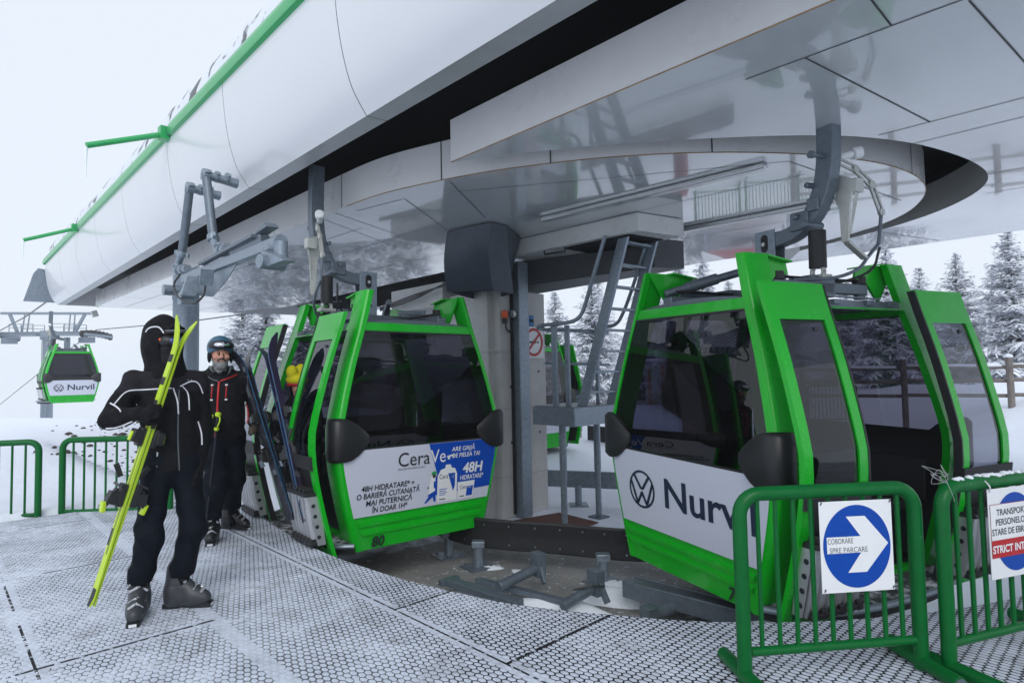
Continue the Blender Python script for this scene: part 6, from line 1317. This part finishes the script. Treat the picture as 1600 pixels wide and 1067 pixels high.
    m.build('eyebrow', 'hairdark', o); m = MB()
    for s_ in (-1, 1): blob(m, hl(s_ * .031, -.0905, .006), .008, 8)
    m.build('eye', 'ink', o, smooth=60)
    hm = skin_obj('helmet', lambda P: smax(smax(ell(P, hl(0, .018, .058), (.112, .130, .112), Mh), -ell(P, hl(0, .012, .03), (.088, .108, .098), Mh), .004), ((P - hl(0, 0, .046)) @ (Mh @ v3((0, -.42, -1)))) - .055, .006), (-.2, -.2, 1.58), (.2, .22, 1.88), .006, 'helmet', o)
    skin_obj('helmet_ear_pad', lambda P: np.minimum(ell(P, hl(-.09, .015, -.02), (.018, .045, .06), Mh), ell(P, hl(.09, .015, -.02), (.018, .045, .06), Mh)), (-.2, -.2, 1.55), (.2, .2, 1.75), .006, 'fab_black', hm)
    gg = skin_obj('goggles', lambda P: smax(smax(ell(P, hl(0, -.02, .075), (.112, .125, .056), Mh), (P - hl(0, -.045, 0)) @ (Mh @ v3((0, 1, 0))), .01), -(ell(P, hl(0, .018, .058), (.111, .129, .111), Mh)), .003), (-.2, -.2, 1.66), (.2, .1, 1.82), .005, 'boot2', o)
    skin_obj('goggle_lens', lambda P: smax(smax(ell(P, hl(0, -.024, .077), (.104, .125, .047), Mh), (P - hl(0, -.07, 0)) @ (Mh @ v3((0, 1, 0))), .006), -(ell(P, hl(0, -.015, .075), (.100, .118, .052), Mh)), .002), (-.2, -.2, 1.66), (.2, .1, 1.82), .0045, 'lens', gg)
    return o
mbd = man_beard(); Mb = mbd.matrix_basis
def bl(x, y, z): return Mb @ Vector((x, y, z))
for i, (dx, lab) in enumerate(((-.085, 'ski pole with neon grip held by the bearded man, nearer the hooded man'), (-.025, 'ski pole with neon grip held by the bearded man, nearer the cabin'))):
    t = thing('ski_pole', lab, 'ski pole', tuple(bl(dx - .05, -.22, .4)), 0, 'ski poles of the bearded man')
    top, low = bl(dx, -.285 - .03 * i, 1.125 + .015 * i), bl(dx - .16 + .06 * i, -.10, .12); u = (low - top).normalized()
    m = MB(); m.tube([top + u * .10, low], [.009, .006], 8); wbuild(m, 'shaft', 'ink', t)
    m = MB(); m.tube([top + u * .02, top + u * .06, top + u * .16], [.015, .013, .013], 10); wbuild(m, 'grip', 'plastic_black', t)
    m = MB(); m.tube([top - u * .012, top - u * .006, top + u * .018, top + u * .024], [.012, .024, .024, .014], 12); m.tube([top + u * .12, top + u * .125, top + u * .145, top + u * .15], [.012, .020, .020, .012], 12); m.tube(spline([top, top + u * .05 + Vector((.03, -.02, 0)), top + u * .10 + Vector((.02, -.02, 0)), top + u * .13], 5), .006, 6); wbuild(m, 'grip_cap', 'neon', t, smooth=40)
    m = MB(); m.tube([low - u * .06, low - u * .05], [.035, .02], 12); wbuild(m, 'basket', 'plastic_black', t)
# ------------------------------------------------------------------ skis standing in the cabin rack, passenger inside
CM = Matrix.Translation(cab_front.location) @ cab_front.rotation_euler.to_matrix().to_4x4()
def cl(x, y, z): return CM @ Vector((x, y, z))
ski_pair('dark camouflage skis with teal edges leaning outermost in the cabin rack', cl(1.17, .62, .18), cl(1.46, .0, 1.78), .12, 1.70, 'ski_dark', ('fab_grey', ((.42, .5),), 20, 33, ((9, 10, .1, .8), (12, 13, .2, 1.), (25, 28, .55, .9), (30, 31, .1, .5))), 'plastic_black', ('galv_dark', 'ski_teal'), tuple(cl(1.17, .62, .18)), w=.105, group='skis standing in the cabin racks', splay=.012, tipc=.16)
ski_pair('violet tipped skis with teal edges upright in the cabin rack by the open door', cl(1.12, .86, .20), cl(1.22, .02, 1.86), 1.1, 1.80, 'ski_violet', ('fab_grey', ((.46, .52),), 6, 20, ((8, 9, 0, .9), (11, 12, .2, 1.), (14, 15, 0, .8), (17, 18, .3, 1.))), 'plastic_black', ('galv_dark', 'ski_teal'), tuple(cl(1.12, .86, .20)), w=.105, group='skis standing in the cabin racks', splay=.008, tipc=.12)
def passenger():
    hf, hl, Mh = head_field((0, 0, 1.22), .35)
    def body(P):
        d = hf(P); q = np.stack([P[:, 0], P[:, 1] / .8, P[:, 2]], 1); d = smin(d, chain(q, [(0, .02, .55), (0, .03, .85), (0, .02, 1.0)], [.17, .18, .13], .05) * .8, .04)
        for s_ in (-1, 1):
            d = smin(d, chain(P, [(s_ * .19, .02, .98), (s_ * .24, -.02, .74), (s_ * .12, -.25, .66), (s_ * .08, -.33, .66)], [.07, .058, .045, .04], .03), .03)
            d = smin(d, chain(P, [(s_ * .10, 0, .52), (s_ * .13, -.42, .54), (s_ * .12, -.44, .08), (s_ * .12, -.56, .04)], [.10, .075, .055, .045], .03), .04)
        return d
    o = skin_obj('person', body, (-.4, -.7, -.06), (.4, .3, 1.40), .017, 'fab_black')
    o.location = cl(.66, -.60, .10); o.rotation_euler = (0, 0, cab_front.rotation_euler.z + math.pi * .93); tag(o, 'passenger with puffy bright yellow hat seated inside the number 80 cabin', 'person')
    def hat(P):
        d = ell(P, hl(0, .0, .085), (.115, .125, .075), Mh); d = smin(d, ell(P, hl(-.07, -.02, .17), (.06, .06, .075), Mh), .02); d = smin(d, ell(P, hl(.055, .02, .18), (.065, .06, .08), Mh), .02); return smin(d, ell(P, hl(.0, .05, .15), (.07, .06, .07), Mh), .02)
    skin_obj('hat', hat, (-.25, -.25, 1.2), (.25, .25, 1.55), .008, 'yellow', o)
    m = MB(); m.tube([Vector(hl(.10 * math.cos(a), .03 + -.115 * math.sin(a), .035)) for a in np.linspace(.2, 2.94, 9)], .02, 8); m.build('goggles', 'red', o, smooth=60)
    f = skin_obj('face', lambda P: smax(hf(P) - .002, (P - hl(0, -.02, 0)) @ (Mh @ v3((0, 1, 0))), .01), (-.12, -.16, 1.1), (.12, .14, 1.3), .007, 'skin', o)
passenger()
